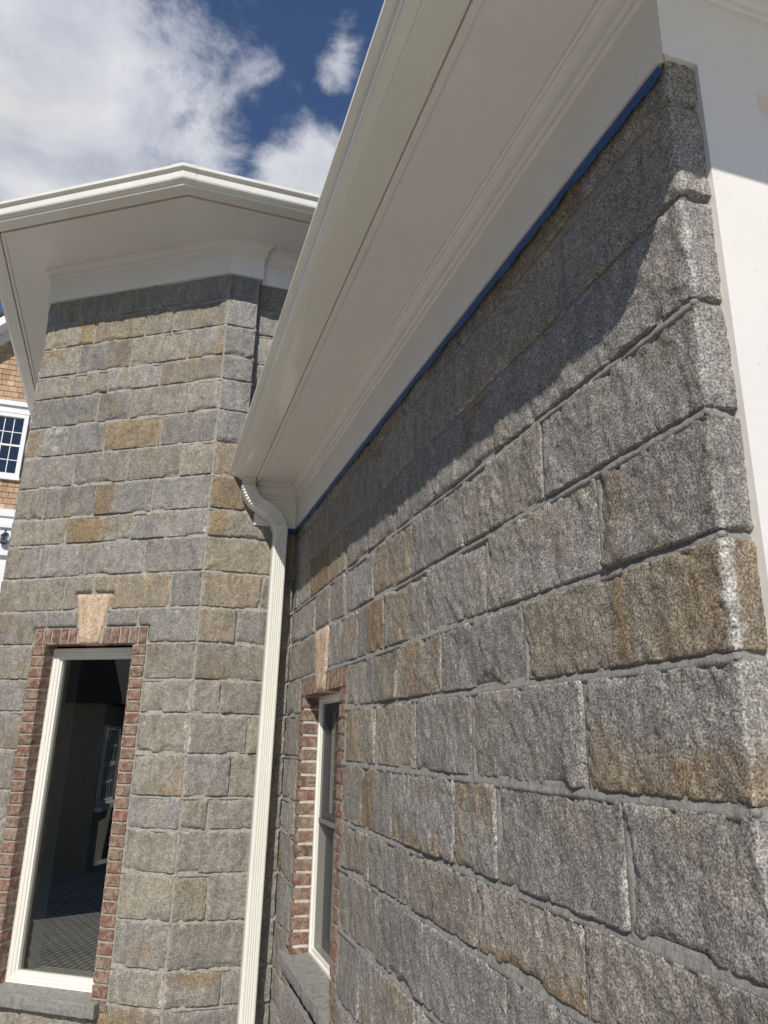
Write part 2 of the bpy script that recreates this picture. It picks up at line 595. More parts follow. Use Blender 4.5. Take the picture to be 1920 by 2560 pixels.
def stone(f, u0, u1, v0, v1, parent, mat, step=0.012, amp=1.0, jh=0.007, jv=0.006, keep=(), wrap=None,
          warm=None, spec=None, name='stone', depth=-0.03, proud=0.0, lime=None):
    """one block: irregular outline, pillowed and chipped split face"""
    global STONE_N
    STONE_N += 1
    rnd = random.Random(STONE_N * 7919 + 13)
    sd = Vector((rnd.uniform(-50, 50), rnd.uniform(-50, 50), rnd.uniform(-50, 50)))
    u0j, u1j, v0j, v1j = u0 + jv, u1 - jv, v0 + jh, v1 - jh
    if wrap:
        u1j = u1
    us, vsl = lines(u0j, u1j, step), lines(v0j, v1j, step)
    if wrap:
        us = sorted([x for x in us if abs(x - LW) > 0.0075] + [LW + x for x in (-0.0065, -0.003, 0.0, 0.003, 0.0065)])
    nu, nv = len(us), len(vsl)
    tu, tv = rnd.uniform(-1, 1) * 0.0030 * amp, rnd.uniform(-1, 1) * 0.0035 * amp
    base = rnd.uniform(0.0020, 0.0046) * amp + proud
    chips = []
    for _ in range(rnd.choice((0, 1, 1, 2, 2, 3))):
        side = rnd.choice((0, 0, 0, 1, 2, 3))
        cu = rnd.uniform(u0j, u1j)
        cv = rnd.uniform(v0j, v1j)
        reach = rnd.uniform(0.012, 0.040)
        wid = rnd.uniform(0.04, 0.12)
        chips.append((side, cu, cv, reach, wid, rnd.uniform(0.006, 0.013) * amp))
    if warm is None:
        warm = min(1, max(0, rnd.gauss(0.45, 0.35)))
    if spec is None:
        r_ = rnd.random()
        spec = ('patch', rnd.uniform(0.3, 0.9)) if r_ < 0.30 else ('edge', rnd.uniform(0.3, 0.8)) if r_ < 0.42 else ('none', 0)
    ang = rnd.uniform(0, 6.28)
    vs, tint = [], []
    for j, v in enumerate(vsl):
        for i, u in enumerate(us):
            uu, vv = u, v
            q = Vector((u, v, 0)) + sd
            # ragged outline, fading inwards
            eu = min(u - u0j, (u1j - u) if not wrap else 9)
            ev = min(v - v0j, v1j - v)
            k1 = max(0.0, 1 - eu / 0.03)
            k2 = max(0.0, 1 - ev / 0.03)
            if k1 or k2:
                w1 = (fbm(q * 16, 3)) * 0.0016 + fbm(q * 60, 2) * 0.0009
                w2 = (fbm((q + Vector((9, 3, 1))) * 16, 3)) * 0.0020 + fbm((q + Vector((9, 3, 1))) * 60, 2) * 0.0011
                uu += w1 * k1
                vv += w2 * k2
                # rounded corners
                cr = max(0.0, 1 - max(eu, 0) / 0.008) * max(0.0, 1 - max(ev, 0) / 0.008)
                if cr:
                    uu += (1 if u - u0j < 0.05 else -1) * 0.0025 * cr * (0 if wrap and u > u0j + 0.05 else 1)
                    vv += (1 if v - v0j < v1j - v else -1) * 0.0025 * cr
            d = min(eu, ev)
            if j in (0, nv - 1) or i == 0 or (i == nu - 1 and not wrap):
                h = depth
            else:
                al = u * 0.5 - v * 0.866                       # bedding runs down to the right
                ac = u * 0.866 + v * 0.5
                h = base + tu * (u - (u0 + u1) / 2) / max(0.1, (u1 - u0) / 2) + tv * (v - (v0 + v1) / 2) / 0.1
                h += fbm(q * 4.5, 3) * 0.0028 * amp
                h += fbm(Vector((al * 10, ac * 20, 0)) + sd, 4) * 0.0024 * amp
                h += (0.3 - abs(fbm(Vector((al * 17, ac * 42, 5)) + sd, 3))) * 0.0042 * amp
                h += fbm(q * 90, 2) * 0.0011 * amp
                tn = fbm(Vector((al * 5, ac * 8, 9)) + sd, 4) + 0.5 * (v - v0) - 0.05
                for lv, st_ in ((-0.48, 0.0035), (0.02, 0.002), (0.5, 0.0035)):
                    h += st_ * amp * max(0.0, min(1.0, (tn - lv) / 0.025)) - st_ * amp * 0.5
                h -= 0.0014 * amp * math.exp(-max(0, d) / 0.008)
                if d < 0.016:
                    bite = fbm(q * 34 + Vector((5, 5, 5)), 3) - 0.22 - d * 22
                    if bite > 0:
                        h -= min(0.006, bite * 0.03)
                for (side, cu, cv, reach, wid, dp) in chips:
                    e_ = (v - v0j, v1j - v, u - u0j, u1j - u)[side]
                    if wrap and side == 3:
                        continue
                    along = (u - cu) if side < 2 else (v - cv)
                    lim = reach * (1 - (along / wid) ** 2) + fbm(q * 30, 3) * 0.012
                    if e_ < lim and abs(along) < wid:
                        h -= dp * min(1.0, (lim - e_) / 0.006) * (0.75 + 0.25 * (1 - e_ / max(lim, 1e-4)))
            if d > 0.010:
                h = max(h, -0.0035 + proud)
            kill = False
            for poly in keep:
                if inside_poly(uu, vv, poly):
                    kill = True
                else:
                    dd = dist_poly(uu, vv, poly)
                    if dd < 0.012:
                        h -= 0.008 * (1 - dd / 0.012)
            if kill:
                h = depth
            if wrap and uu > LW - 0.03:
                s = uu - LW
                # rounded, slightly battered outer corner
                h2 = max(h, -0.003) - 0.0025 * math.exp(-abs(s) / 0.004) if h > -0.02 else -0.016
                tb = max(0.0, min(1.0, (s + 0.0045) / 0.009))
                nn = (Vector((0, -1, 0)) * (1 - tb) + Vector((1, 0, 0)) * tb).normalized()
                bp = Vector((LW, 0, vv)) if s > 0 else Vector((uu, 0, vv))
                if s > 0:
                    bp.y = s
                vs.append(bp + nn * h2)
            else:
                vs.append(f.p(uu, vv, h))
            # tint: r iron stain, g pale wear, b warmth
            st = 0.0
            fu = (u - u0) / (u1 - u0)
            fv = (v - v0) / (v1 - v0)
            nz = fbm(q * 11, 3)
            kind, amt = spec[0], spec[1]
            if kind == 'all':
                st = amt * (0.85 + 0.3 * nz)
            elif kind == 'patch':
                st = amt * max(0.0, min(1.0, 0.1 + fbm(q * 4.5, 3) * 1.5))
            elif kind == 'edge':
                x = fu * math.cos(ang) + fv * math.sin(ang)
                st = amt * max(0.0, min(1.0, (x - 0.55) * 4 + nz * 0.8))
            elif kind == 'left':                                   # brown towards low u
                st = amt * max(0.0, min(1.0, (spec[2] - fu) * 7 + nz * 0.9))
            elif kind == 'right':
                st = amt * max(0.0, min(1.0, (fu - spec[2]) * 7 + nz * 0.9))
            elif kind == 'low':
                st = amt * max(0.0, min(1.0, (spec[2] - fv) * 4 + nz * 1.0))
            elif kind == 'band':
                st = amt * max(0.0, min(1.0, (spec[2] - abs(u - spec[3])) / 0.03 + nz * 0.5))
            wr = 0.0
            if d < 0.012 and not wrap:
                wr = 0.30 * (1 - max(0, d) / 0.012) * max(0, nz + 0.55)
            if v1j - v < 0.02:
                wr = max(wr, 0.55 * max(0, fbm(q * 22, 2) + 0.05) * (1 - max(0, v1j - v) / 0.02))
            if wrap:
                a_ = abs(u - LW + fbm(Vector((sd.x, v * 14, 0)), 3) * 0.008)
                wr = max(wr, 0.40 * max(0.0, 1 - a_ / 0.004) * max(0.0, min(1.0, 0.75 + fbm(Vector((sd.y, v * 20, 2)), 2))))
                if kind == 'vein':
                    band = max(0.0, min(1.0, (0.040 - abs(u - 3.125 + (v - 0.2) * 0.10)) / 0.03 + 0.7 * nz))
                    right = 1.0 if u > LW else max(0.0, min(1.0, (u - 3.10) * 5))
                    st = amt * min(1.0, max(band, right * (0.62 + 0.35 * nz), 0.16 + 0.2 * nz))
                    a_ = abs(u - (LW + 0.002) + fbm(Vector((1.3, v * 11, 4)), 3) * 0.012)
                    wr = 0.52 * max(0.0, min(1.0, (0.014 - a_) / 0.004))
                    if wr > 0.2:
                        st = 0
            if lime:
                du_ = abs(u - lime[0])
                wr = max(wr, 1.1 * max(0.0, 1 - du_ / (0.030 * (0.5 + 0.9 * abs(fbm(Vector((3, v * 9, sd.x)), 2))))) * max(0.0, min(1.0, (lime[1] - fv) * 2.2 + 0.35 + 0.5 * nz)))
            if kind == 'lichen':
                st = 0.5 * max(0.0, min(1.0, (fu - 0.5) * 5 + nz))
                wr = max(wr, 1.2 * max(0.0, fbm(q * 26, 3) - 0.05) * max(0, 1 - abs(fu - 0.35) * 3))
            tint.append((max(0, min(1, st)), max(0, min(1, wr)), warm))
    fs = []
    for j in range(nv - 1):
        for i in range(nu - 1):
            a = j * nu + i
            qd = (a, a + 1, a + nu + 1, a + nu)
            fs.append(qd[::-1] if f.flip else qd)
    return mesh(name, vs, fs, mat, parent, True, tint)


def mortar_sheet(f, u0, u1, v0, v1, h, mat, parent, holes=(), step=0.022, name='wall', weather=0.004, joints=()):
    """backing sheet with raised, weathered bed joints and upright joints laid on it"""
    vs, fs = [], []

    def quad(q):
        fs.append(q[::-1] if f.flip else q)

    def blocked(u, v):
        return any(a < u < b_ and c < v < d for (a, b_, c, d) in holes)

    ul = sorted({u0, u1} | {x for hl in holes for x in hl[:2]})
    vl = sorted({v0, v1} | {x for hl in holes for x in hl[2:]})
    for i in range(len(ul) - 1):
        for j in range(len(vl) - 1):
            if blocked((ul[i] + ul[i + 1]) / 2, (vl[j] + vl[j + 1]) / 2):
                continue
            k = len(vs)
            vs.extend(f.p(a, b_, -0.014) for a, b_ in ((ul[i], vl[j]), (ul[i + 1], vl[j]), (ul[i + 1], vl[j + 1]), (ul[i], vl[j + 1])))
            quad((k, k + 1, k + 2, k + 3))
    prof = [(-0.016, -0.008), (-0.011, weather * 0.75), (-0.005, weather * 0.65), (0.001, -weather * 0.2), (0.006, -weather), (0.012, -weather * 1.1), (0.017, -0.009)]
    for z_ in Z:
        if not v0 < z_ < v1:
            continue
        n = max(2, int((u1 - u0) / step))
        k0 = len(vs)
        for i in range(n + 1):
            u = u0 + (u1 - u0) * i / n
            wob = fbm(Vector((u * 7, z_ * 5, 1)), 3)
            for (dv, dh) in prof:
                vs.append(f.p(u, z_ + dv + wob * 0.0015, h + dh + fbm(Vector((u * 26, (z_ + dv) * 40, 3)), 3) * 0.0016 + wob * 0.0008))
        m_ = len(prof)
        for i in range(n):
            um = u0 + (u1 - u0) * (i + 0.5) / n
            if blocked(um, z_):
                continue
            for j in range(m_ - 1):
                a = k0 + i * m_ + j
                quad((a, a + m_, a + m_ + 1, a + 1))
    for (uj, a0, a1) in joints:
        n = max(2, int((a1 - a0) / step))
        k0 = len(vs)
        for i in range(n + 1):
            v = a0 + (a1 - a0) * i / n
            for (du_, dh) in ((-0.013, -0.008), (-0.007, -0.0003), (0.0, 0.0006), (0.007, -0.0003), (0.013, -0.008)):
                vs.append(f.p(uj + du_, v, h - 0.0008 + dh + fbm(Vector((uj * 31, v * 26, du_ * 60)), 3) * 0.0014))
        for i in range(n):
            for j in range(4):
                a = k0 + i * 5 + j
                quad((a, a + 1, a + 6, a + 5))
    return mesh(name, vs, fs, mat, parent, True)


Z = [2.868, 2.69, 2.498, 2.287, 2.121, 1.914, 1.708, 1.495, 1.286, 1.117, 0.911, 0.706, 0.508, 0.307, 0.127,
     -0.081, -0.295, -0.455, -0.662, -0.882, -1.094, -1.256, -1.46, -1.66, -1.80]
GROUND = -1.75

# ------------------------------------------------------------------ ground
gv = [(-400, -400, GROUND), (400, -400, GROUND), (400, 400, GROUND), (-400, 400, GROUND)]
tag(mesh('ground', gv, [(0, 1, 2, 3)], M['pavers']), kind='structure')

# ------------------------------------------------------------------ the two stone volumes
wing = thing('stone_wing', 'low granite wing in the right foreground with white eave, gutter and narrow window', 'building', (1.7, 1.5, GROUND))
tower = thing('stone_tower', 'tall granite block at left with chamfered corner, tall window and white eave', 'building', (-1.5, 0.0, GROUND))


# ---- wing: long wall
WO = (0.375, 1.255, -1.03, 0.302)                        # brick surround, outer
WKEY = [(0.660, 0.505), (0.932, 0.505), (0.888, 0.215), (0.752, 0.215)]
ret = mortar_sheet(Face((LW, 0, 0), (0, 1, 0), (1, 0, 0)), 0.0045, 0.14, GROUND, 1.30, -0.0022, M['mortar'], wing, weather=0.002)


cm = [(LW - 0.034, 0.0032), (LW - 0.016, 0.0036), (LW - 0.0085, 0.0050), (LW - 0.0056, 0.0078), (LW - 0.0040, 0.016), (LW - 0.0036, 0.034)]
mesh('corner_mortar', [(x, y, z) for z in (GROUND, 1.3) for x, y in cm], [(i, i + 1, i + 7, i + 6) for i in range(5)], M['mortar'], wing, True)


vs, fs = [], []
for j in range(5):                                              # mortar pressed into the bed joints at the arris
    ph = -math.pi / 2 + math.pi * (j + 0.5) / 5
    for i in range(8):
        th = 2 * math.pi * i / 8
        r_ = 0.0085 * math.cos(ph) * (1 + 0.15 * fbm(Vector((i, j, 9)), 2))
        vs.append((r_ * math.cos(th), r_ * math.sin(th), 0.0078 * math.sin(ph)))
for j in range(4):
    for i in range(8):
        a, b_ = j * 8 + i, j * 8 + (i + 1) % 8
        fs.append((a, b_, b_ + 8, a + 8))
dab = mesh('mortar_dab', vs, fs, M['mortar'], wing, True)
dab.location = (LW - 0.0070, 0.0070, Z[9])
for z_ in Z[10:22]:
    o = dab.copy()
    COL.objects.link(o)
    o.location = (LW - 0.0070, 0.0070, z_ - 0.001)


def grow(poly, g_):
    cx = sum(p[0] for p in poly) / len(poly)
    cy = sum(p[1] for p in poly) / len(poly)
    return [(p[0] + math.copysign(g_, p[0] - cx), p[1] + math.copysign(g_, p[1] - cy)) for p in poly]


def rect(a, b_, c, d):
    return [(a, c), (b_, c), (b_, d), (a, d)]


SILLW = (0.33, 1.19, -1.01, -0.94)
KEEP_W = [grow(WKEY, 0.009), rect(WO[0] - .006, WO[1] + .006, WO[2], WO[3] + .006), rect(SILLW[0] - 0.01, SILLW[1], SILLW[2] - .008, SILLW[3])]
WJ = {  # course index in Z -> vertical joints along the wing wall
    8: [0.30, 0.75, 1.19, 1.52, 1.95, 2.20, 2.592, 3.098],
    9: [0.42, 0.80, 1.19, 1.667, 2.05, 2.393, 2.987],
    10: [0.14, 0.468, 0.876, 1.203, 1.503, 1.844, 2.239, 2.642],
    11: [0.25, 0.612, 0.92, 1.19, 1.614, 2.03, 2.446, 2.883],
    12: [0.30, 0.668, 0.924, 1.405, 1.75, 2.161, 2.582, 3.078],
    13: [1.539, 1.897, 2.284, 2.767],
    14: [1.673, 2.078, 2.483, 2.99],
    15: [1.528, 1.863, 2.367, 2.608, 3.089],
    16: [1.63, 2.045, 2.493, 2.946],
    17: [1.72, 2.151, 2.635, 3.12],
    18: [1.555, 2.093, 2.51, 2.96],
    19: [1.66, 2.25, 2.72, 3.10],
    20: [0.30, 0.74, 1.30, 1.85, 2.42, 2.95],
    21: [0.45, 1.02, 1.55, 2.10, 2.66],
    22: [0.35, 0.90, 1.42, 1.98, 2.52, 3.0],
    23: [0.55, 1.12, 1.70, 2.25, 2.80],
}
WSPEC = {(13, -1): ('vein', 0.9), (16, -2): ('low', 0.75, 0.42), (14, -1): ('low', 0.62, 0.5), (14, -2): ('left', 0.3, 0.2),
         (16, -1): ('none', 0), (15, -1): ('none', 0), (15, -2): ('none', 0), (12, -1): ('left', 0.45, 0.22), (11, -1): ('none', 0), (10, -1): ('none', 0),
         (10, 2): ('all', 0.95), (11, 5): ('all', 0.5), (12, 4): ('right', 0.8, 0.35), (13, 2): ('right', 0.45, 0.45),
         (14, 1): ('left', 0.6, 0.5), (15, 2): ('left', 0.75, 0.5), (15, 3): ('low', 0.7, 0.3), (18, 2): ('patch', 0.6), (17, -2): ('none', 0), (17, -1): ('none', 0),
         (8, -2): ('all', 0.75), (8, 3): ('all', 0.6), (8, 4): ('all', 0.55), (9, 1): ('all', 0.45), (9, 2): ('patch', 0.7)}
WWARM = {(13, -1): 0.9, (14, -2): 0.2, (15, -2): 0.1, (15, -3): 0.1, (16, -1): 0.55, (15, -1): 0.15, (11, -1): 0.2, (12, -1): 0.35,
         (12, -2): 0.3, (10, -1): 0.1, (10, -2): 0.1, (13, -2): 0.2, (14, -3): 0.1}
def cells_w(r_):
    v1 = 1.215 if r_ == 8 else Z[r_]
    v0 = Z[r_ + 1]
    js = [0.0] + WJ[r_] + [LW + 0.075]
    cells = list(zip(js[:-1], js[1:]))
    if WO[2] < (v0 + v1) / 2 < WO[3]:                           # courses cut by the window
        cells = [(0.0, WO[0])] + [(max(a, WO[1]), b_) for (a, b_) in [(WO[1], js[1])] + list(zip(js[1:-1], js[2:]))]
    return v0, v1, cells


jw = []
for r_ in range(8, 24):
    v0, v1, cells = cells_w(r_)
    for (a, b_) in cells:
        jw.append((a + (0.004 if a < 0.01 else 0), v0, v1))
        if abs(b_ - WO[0]) < 1e-6:
            jw.append((b_, v0, v1))
wall_w = mortar_sheet(FWL, -0.02, LW - 0.0045, GROUND, 1.30, -0.0006, M['mortar'], wing, [(0.42, 1.19, -1.0, 0.25)], joints=jw, weather=0.0032)
tag(wall_w, 'long grey granite block wall of the wing')
for r_ in range(8, 24):
    v0, v1, cells = cells_w(r_)
    n = len(cells)
    for i, (a, b_) in enumerate(cells):
        if r_ == 12 and abs(a - 0.668) < 1e-6:
            continue                                            # the keystone stands here
        last = i == n - 1
        sp_ = WSPEC.get((r_, i - n), WSPEC.get((r_, i)))
        wm_ = WWARM.get((r_, i - n), None)
        near = b_ > 1.9
        keep = KEEP_W if a < 1.35 else ()
        stone(FWL, a, b_, v0, v1, wall_w, M['granite'], 0.0065 if near else 0.010, 1.0, 0.0062, 0.0048, keep,
              wrap=last, warm=wm_, spec=sp_)


# ---- tower walls
TO = (0.313, 1.076, -1.31, 0.603)
TKEY = [(0.578, 0.798), (0.818, 0.800), (0.760, 0.507), (0.630, 0.507)]
wall_3 = mortar_sheet(F3, -0.34, 1.2, 1.60, 2.95, -0.0040, M['mortar_tower'], tower)
wall_0 = mortar_sheet(F0, 0.0, 3.2, GROUND, 2.95, -0.0040, M['mortar_tower'], tower)
mesh('wall', *box_fc(Face((0, -0.339, 0), (-1, 0, 0), (0, 1, 0)), 0, 0.09, 1.66, 2.95, -0.01, 0.0), M['mortar_tower'], tower)
KEEP_T = [grow(TKEY, 0.010), rect(TO[0] - .006, TO[1] + .006, TO[2], TO[3] + .006)]
TJ = {  # joints on the chamfer, measured leftwards from the arris
    0: [0.207, 0.493, 0.888], 1: [0.386, 0.59, 0.98], 2: [0.256, 0.673, 1.072], 3: [0.432, 0.813, 0.993],
    4: [0.221, 0.626, 0.871], 5: [0.379, 0.786, 1.072], 6: [0.222, 0.59, 0.982], 7: [0.39, 0.794, 1.164],
    8: [0.272, 0.509, 0.963], 9: [0.396, 0.795, 1.135], 10: [0.196, 0.716, 0.915], 11: [0.391, 0.604, 0.79, 1.008],
    21: [0.42, 0.80, 1.12], 22: [0.25, 0.7, 1.1], 23: [0.4, 0.9]}
LIME = {8: 0.45, 9: 0.3, 13: 1.0, 14: 0.9, 20: 1.0, 19: 0.2}
TSPEC = {(1, 0): ('patch', 0.5), (1, 2): ('all', 0.5), (1, 3): ('left', 0.85, 0.35), (3, 0): ('all', 0.35), (5, 0): ('patch', 0.75), (5, 1): ('all', 0.85),
         (5, 3): ('lichen', 0.5), (7, 1): ('right', 0.85, 0.55), (8, 2): ('right', 0.95, 0.35), (8, 0): ('none', 0), (10, 1): ('all', 0.42),
         (10, 3): ('patch', 0.5), (9, 0): ('none', 0), (6, 0): ('patch', 0.4), (6, 1): ('none', 0), (11, 0): ('none', 0), (11, 1): ('none', 0),
         (7, 0): ('none', 0), (0, 0): ('none', 0)}
TWARM = {(1, 2): 1.0, (1, 1): 0.9, (1, 0): 1.0, (5, 1): 1.0, (10, 0): 0.0, (11, 0): 0.0, (11, 1): 0.0, (11, 3): 0.0, (2, 0): 0.2, (2, 1): 0.9,
         (9, 0): 0.1, (9, 1): 0.1, (9, 2): 0.15, (7, 0): 0.1, (8, 1): 0.1, (8, 0): 0.2, (6, 0): 0.9, (6, 1): 0.9, (4, 0): 0.7, (4, 1): 0.8, (4, 2): 0.0,
         (4, 3): 0.1, (10, 1): 1.0, (10, 2): 0.9, (10, 3): 0.8}
def cells_t(r_):
    v1, v0 = Z[r_], Z[r_ + 1]
    if TO[2] < (v0 + v1) / 2 < TO[3] and r_ >= 12:
        return v0, v1, [(0.0, TO[0]), (TO[1], 1.38)]
    js = [0.0] + TJ[r_] + [1.38]
    return v0, v1, list(zip(js[:-1], js[1:]))


jt = []
for r_ in range(24):
    v0, v1, cells = cells_t(r_)
    for (a, b_) in cells:
        jt.append((a + (0.006 if a == 0 else 0), v0, v1))
        if abs(b_ - TO[0]) < 1e-6:
            jt.append((b_, v0, v1))
wall_1 = mortar_sheet(F1, 0.0, 1.38, GROUND, 2.95, -0.0040, M['mortar_tower'], tower, [(0.36, 1.03, -1.27, 0.55)], joints=jt, weather=0.0022)
tag(wall_1, 'chamfered granite block wall with the tall window')
for r_ in range(0, 24):
    v1, v0 = Z[r_], Z[r_ + 1]
    mid = (v0 + v1) / 2
    if TO[2] < mid < TO[3] and r_ >= 12:
        cells = [(0.0, TO[0]), (TO[1], 1.38)]
    else:
        js = [0.0] + TJ[r_] + [1.38]
        cells = list(zip(js[:-1], js[1:]))
    for i, (a, b_) in enumerate(cells):
        if r_ == 11 and abs(a - 0.604) < 1e-6:
            continue
        stone(F1, a, b_, v0, v1, wall_1, M['granite_tower'], 0.0090, 1.2, 0.0056, 0.0052, KEEP_T if r_ > 9 else (), lime=(0.0, LIME[r_]) if i == 0 and r_ in LIME else None,
              spec=TSPEC.get((r_, i)), warm=TWARM.get((r_, i)))
FJ = {10: [-0.188], 11: [-0.315], 13: [-0.368], 14: [-0.211], 15: [-0.286], 16: [-0.381], 18: [-0.354], 20: [-0.249], 22: [-0.3]}
j2, j2b = [], []
for r_ in range(24):
    for uj in [-0.520] + FJ.get(r_, []):
        (j2 if r_ < 6 else j2b).append((uj, Z[r_ + 1], Z[r_]))
wall_2 = mortar_sheet(F2, -0.526, -0.333, 1.708, 2.95, -0.0040, M['mortar_tower'], tower, joints=j2, weather=0.0022)
wall_2b = mortar_sheet(F2, -0.526, 0.02, GROUND, 1.7079, -0.0040, M['mortar_tower'], tower, joints=j2b, weather=0.0022)
FSPEC = {(5, 0): ('none', 0), (4, 0): ('none', 0), (3, 0): ('none', 0), (2, 0): ('none', 0), (1, 0): ('none', 0), (6, 0): ('low', 0.5, 1.2),
         (7, 0): ('left', 0.75, 0.45), (8, 0): ('left', 0.7, 0.25), (9, 0): ('all', 0.25), (10, 0): ('all', 0.35), (11, 0): ('all', 0.35), (12, 0): ('patch', 0.4)}
FWARM = {(1, 0): 0.0, (2, 0): 0.0, (3, 0): 0.05, (4, 0): 0.0, (5, 0): 0.05, (6, 0): 0.8, (7, 0): 0.9, (8, 0): 0.6, (9, 0): 1.0, (10, 0): 1.0, (11, 0): 0.9, (11, 1): 0.1}
for r_ in range(0, 24):
    v1, v0 = Z[r_], Z[r_ + 1]
    end = -0.333 if r_ < 6 else 0.0
    par = wall_2 if r_ < 6 else wall_2b
    js = [-0.526] + FJ.get(r_, []) + [end]
    for i, (a, b_) in enumerate(zip(js[:-1], js[1:])):
        stone(F2, a, b_, v0, v1, par, M['granite_tower'], 0.0090, 1.2, 0.0056, 0.0052, lime=(-0.526, LIME[r_] * 0.8) if i == 0 and r_ in LIME else None,
              spec=FSPEC.get((r_, i)), warm=FWARM.get((r_, i)))
    if r_ < 7:                                                  # set-back flank
        js = [-0.345, 0.05 + 0.12 * (r_ % 2), 0.48, 0.85, 1.2]
        for a, b_ in zip(js[:-1], js[1:]):
            stone(F3, a, b_, v0, v1, wall_3, M['granite_tower'], 0.02, 0.85, 0.0056, 0.0052)
    js = [0.0]                                                  # far side
    while js[-1] < 3.0:
        js.append(min(3.2, js[-1] + random.uniform(0.28, 0.5)))
    js[-1] = 3.2
    for a, b_ in zip(js[:-1], js[1:]):
        stone(F0, a, b_, v0, v1, wall_0, M['granite_tower'], 0.03, 0.85, 0.0056, 0.0052)

# lime runs down the tower arris


# ------------------------------------------------------------------ bricks
BRICKS = []


def brick_mesh(k, lu, lv, ld):
    """rounded, slightly bent brick; local x = along wall, y = up, z = out"""
    rnd = random.Random(k)
    xs = [0, 0.003, lu * 0.35, lu * 0.7, lu - 0.003, lu]
    ys = [0, 0.003, lv * 0.5, lv - 0.003, lv]
    zs = [0, ld * 0.5, ld - 0.003, ld]
    me = bpy.data.meshes.new('brick')
    idx, vs = {}, []
    for i, x in enumerate(xs):
        for j, y in enumerate(ys):
            for l, z in enumerate(zs):
                e = (i in (0, len(xs) - 1)) + (j in (0, len(ys) - 1)) + (l in (0, len(zs) - 1))
                if e == 0:
                    continue
                v = Vector((x, y, z))
                if e >= 2:
                    c = Vector((lu / 2, lv / 2, ld / 2))
                    v += (c - v).normalized() * 0.0018
                v += Vector((rnd.gauss(0, 0.0007), rnd.gauss(0, 0.0009), rnd.gauss(0, 0.0007)))
                idx[(i, j, l)] = len(vs)
                vs.append(v)
    fs = []
    X, Y, L = len(xs) - 1, len(ys) - 1, len(zs) - 1
    for i in range(X):
        for j in range(Y):
            fs.append((idx[i, j, L], idx[i + 1, j, L], idx[i + 1, j + 1, L], idx[i, j + 1, L]))
            fs.append((idx[i, j, 0], idx[i, j + 1, 0], idx[i + 1, j + 1, 0], idx[i + 1, j, 0]))
        for l in range(L):
            fs.append((idx[i, 0, l], idx[i + 1, 0, l], idx[i + 1, 0, l + 1], idx[i, 0, l + 1]))
            fs.append((idx[i, Y, l], idx[i, Y, l + 1], idx[i + 1, Y, l + 1], idx[i + 1, Y, l]))
    for j in range(Y):
        for l in range(L):
            fs.append((idx[0, j, l], idx[0, j, l + 1], idx[0, j + 1, l + 1], idx[0, j + 1, l]))
            fs.append((idx[X, j, l], idx[X, j + 1, l], idx[X, j + 1, l + 1], idx[X, j, l + 1]))
    me.from_pydata([tuple(v) for v in vs], [], fs)
    me.update()
    me.materials.append(M['brick'])
    return me


def put_brick(me, f, u, v, h, parent, flipx):
    """f.flip faces run leftwards: mirror-free placement by starting at the other end"""
    o = bpy.data.objects.new('brick', me)
    COL.objects.link(o)
    du = f.du if not f.flip else -f.du
    mt = Matrix.Identity(4)
    base = f.p(u, v, h)
    for r_i in range(3):
        mt[r_i][0] = du[r_i]
        mt[r_i][1] = (0, 0, 1)[r_i]
        mt[r_i][2] = f.n[r_i]
        mt[r_i][3] = base[r_i]
    rot = Matrix.Rotation(random.gauss(0, 0.006), 4, 'Z') @ Matrix.Rotation(random.gauss(0, 0.008), 4, 'Y')
    o.parent = parent
    o.matrix_basis = mt @ rot
    return o


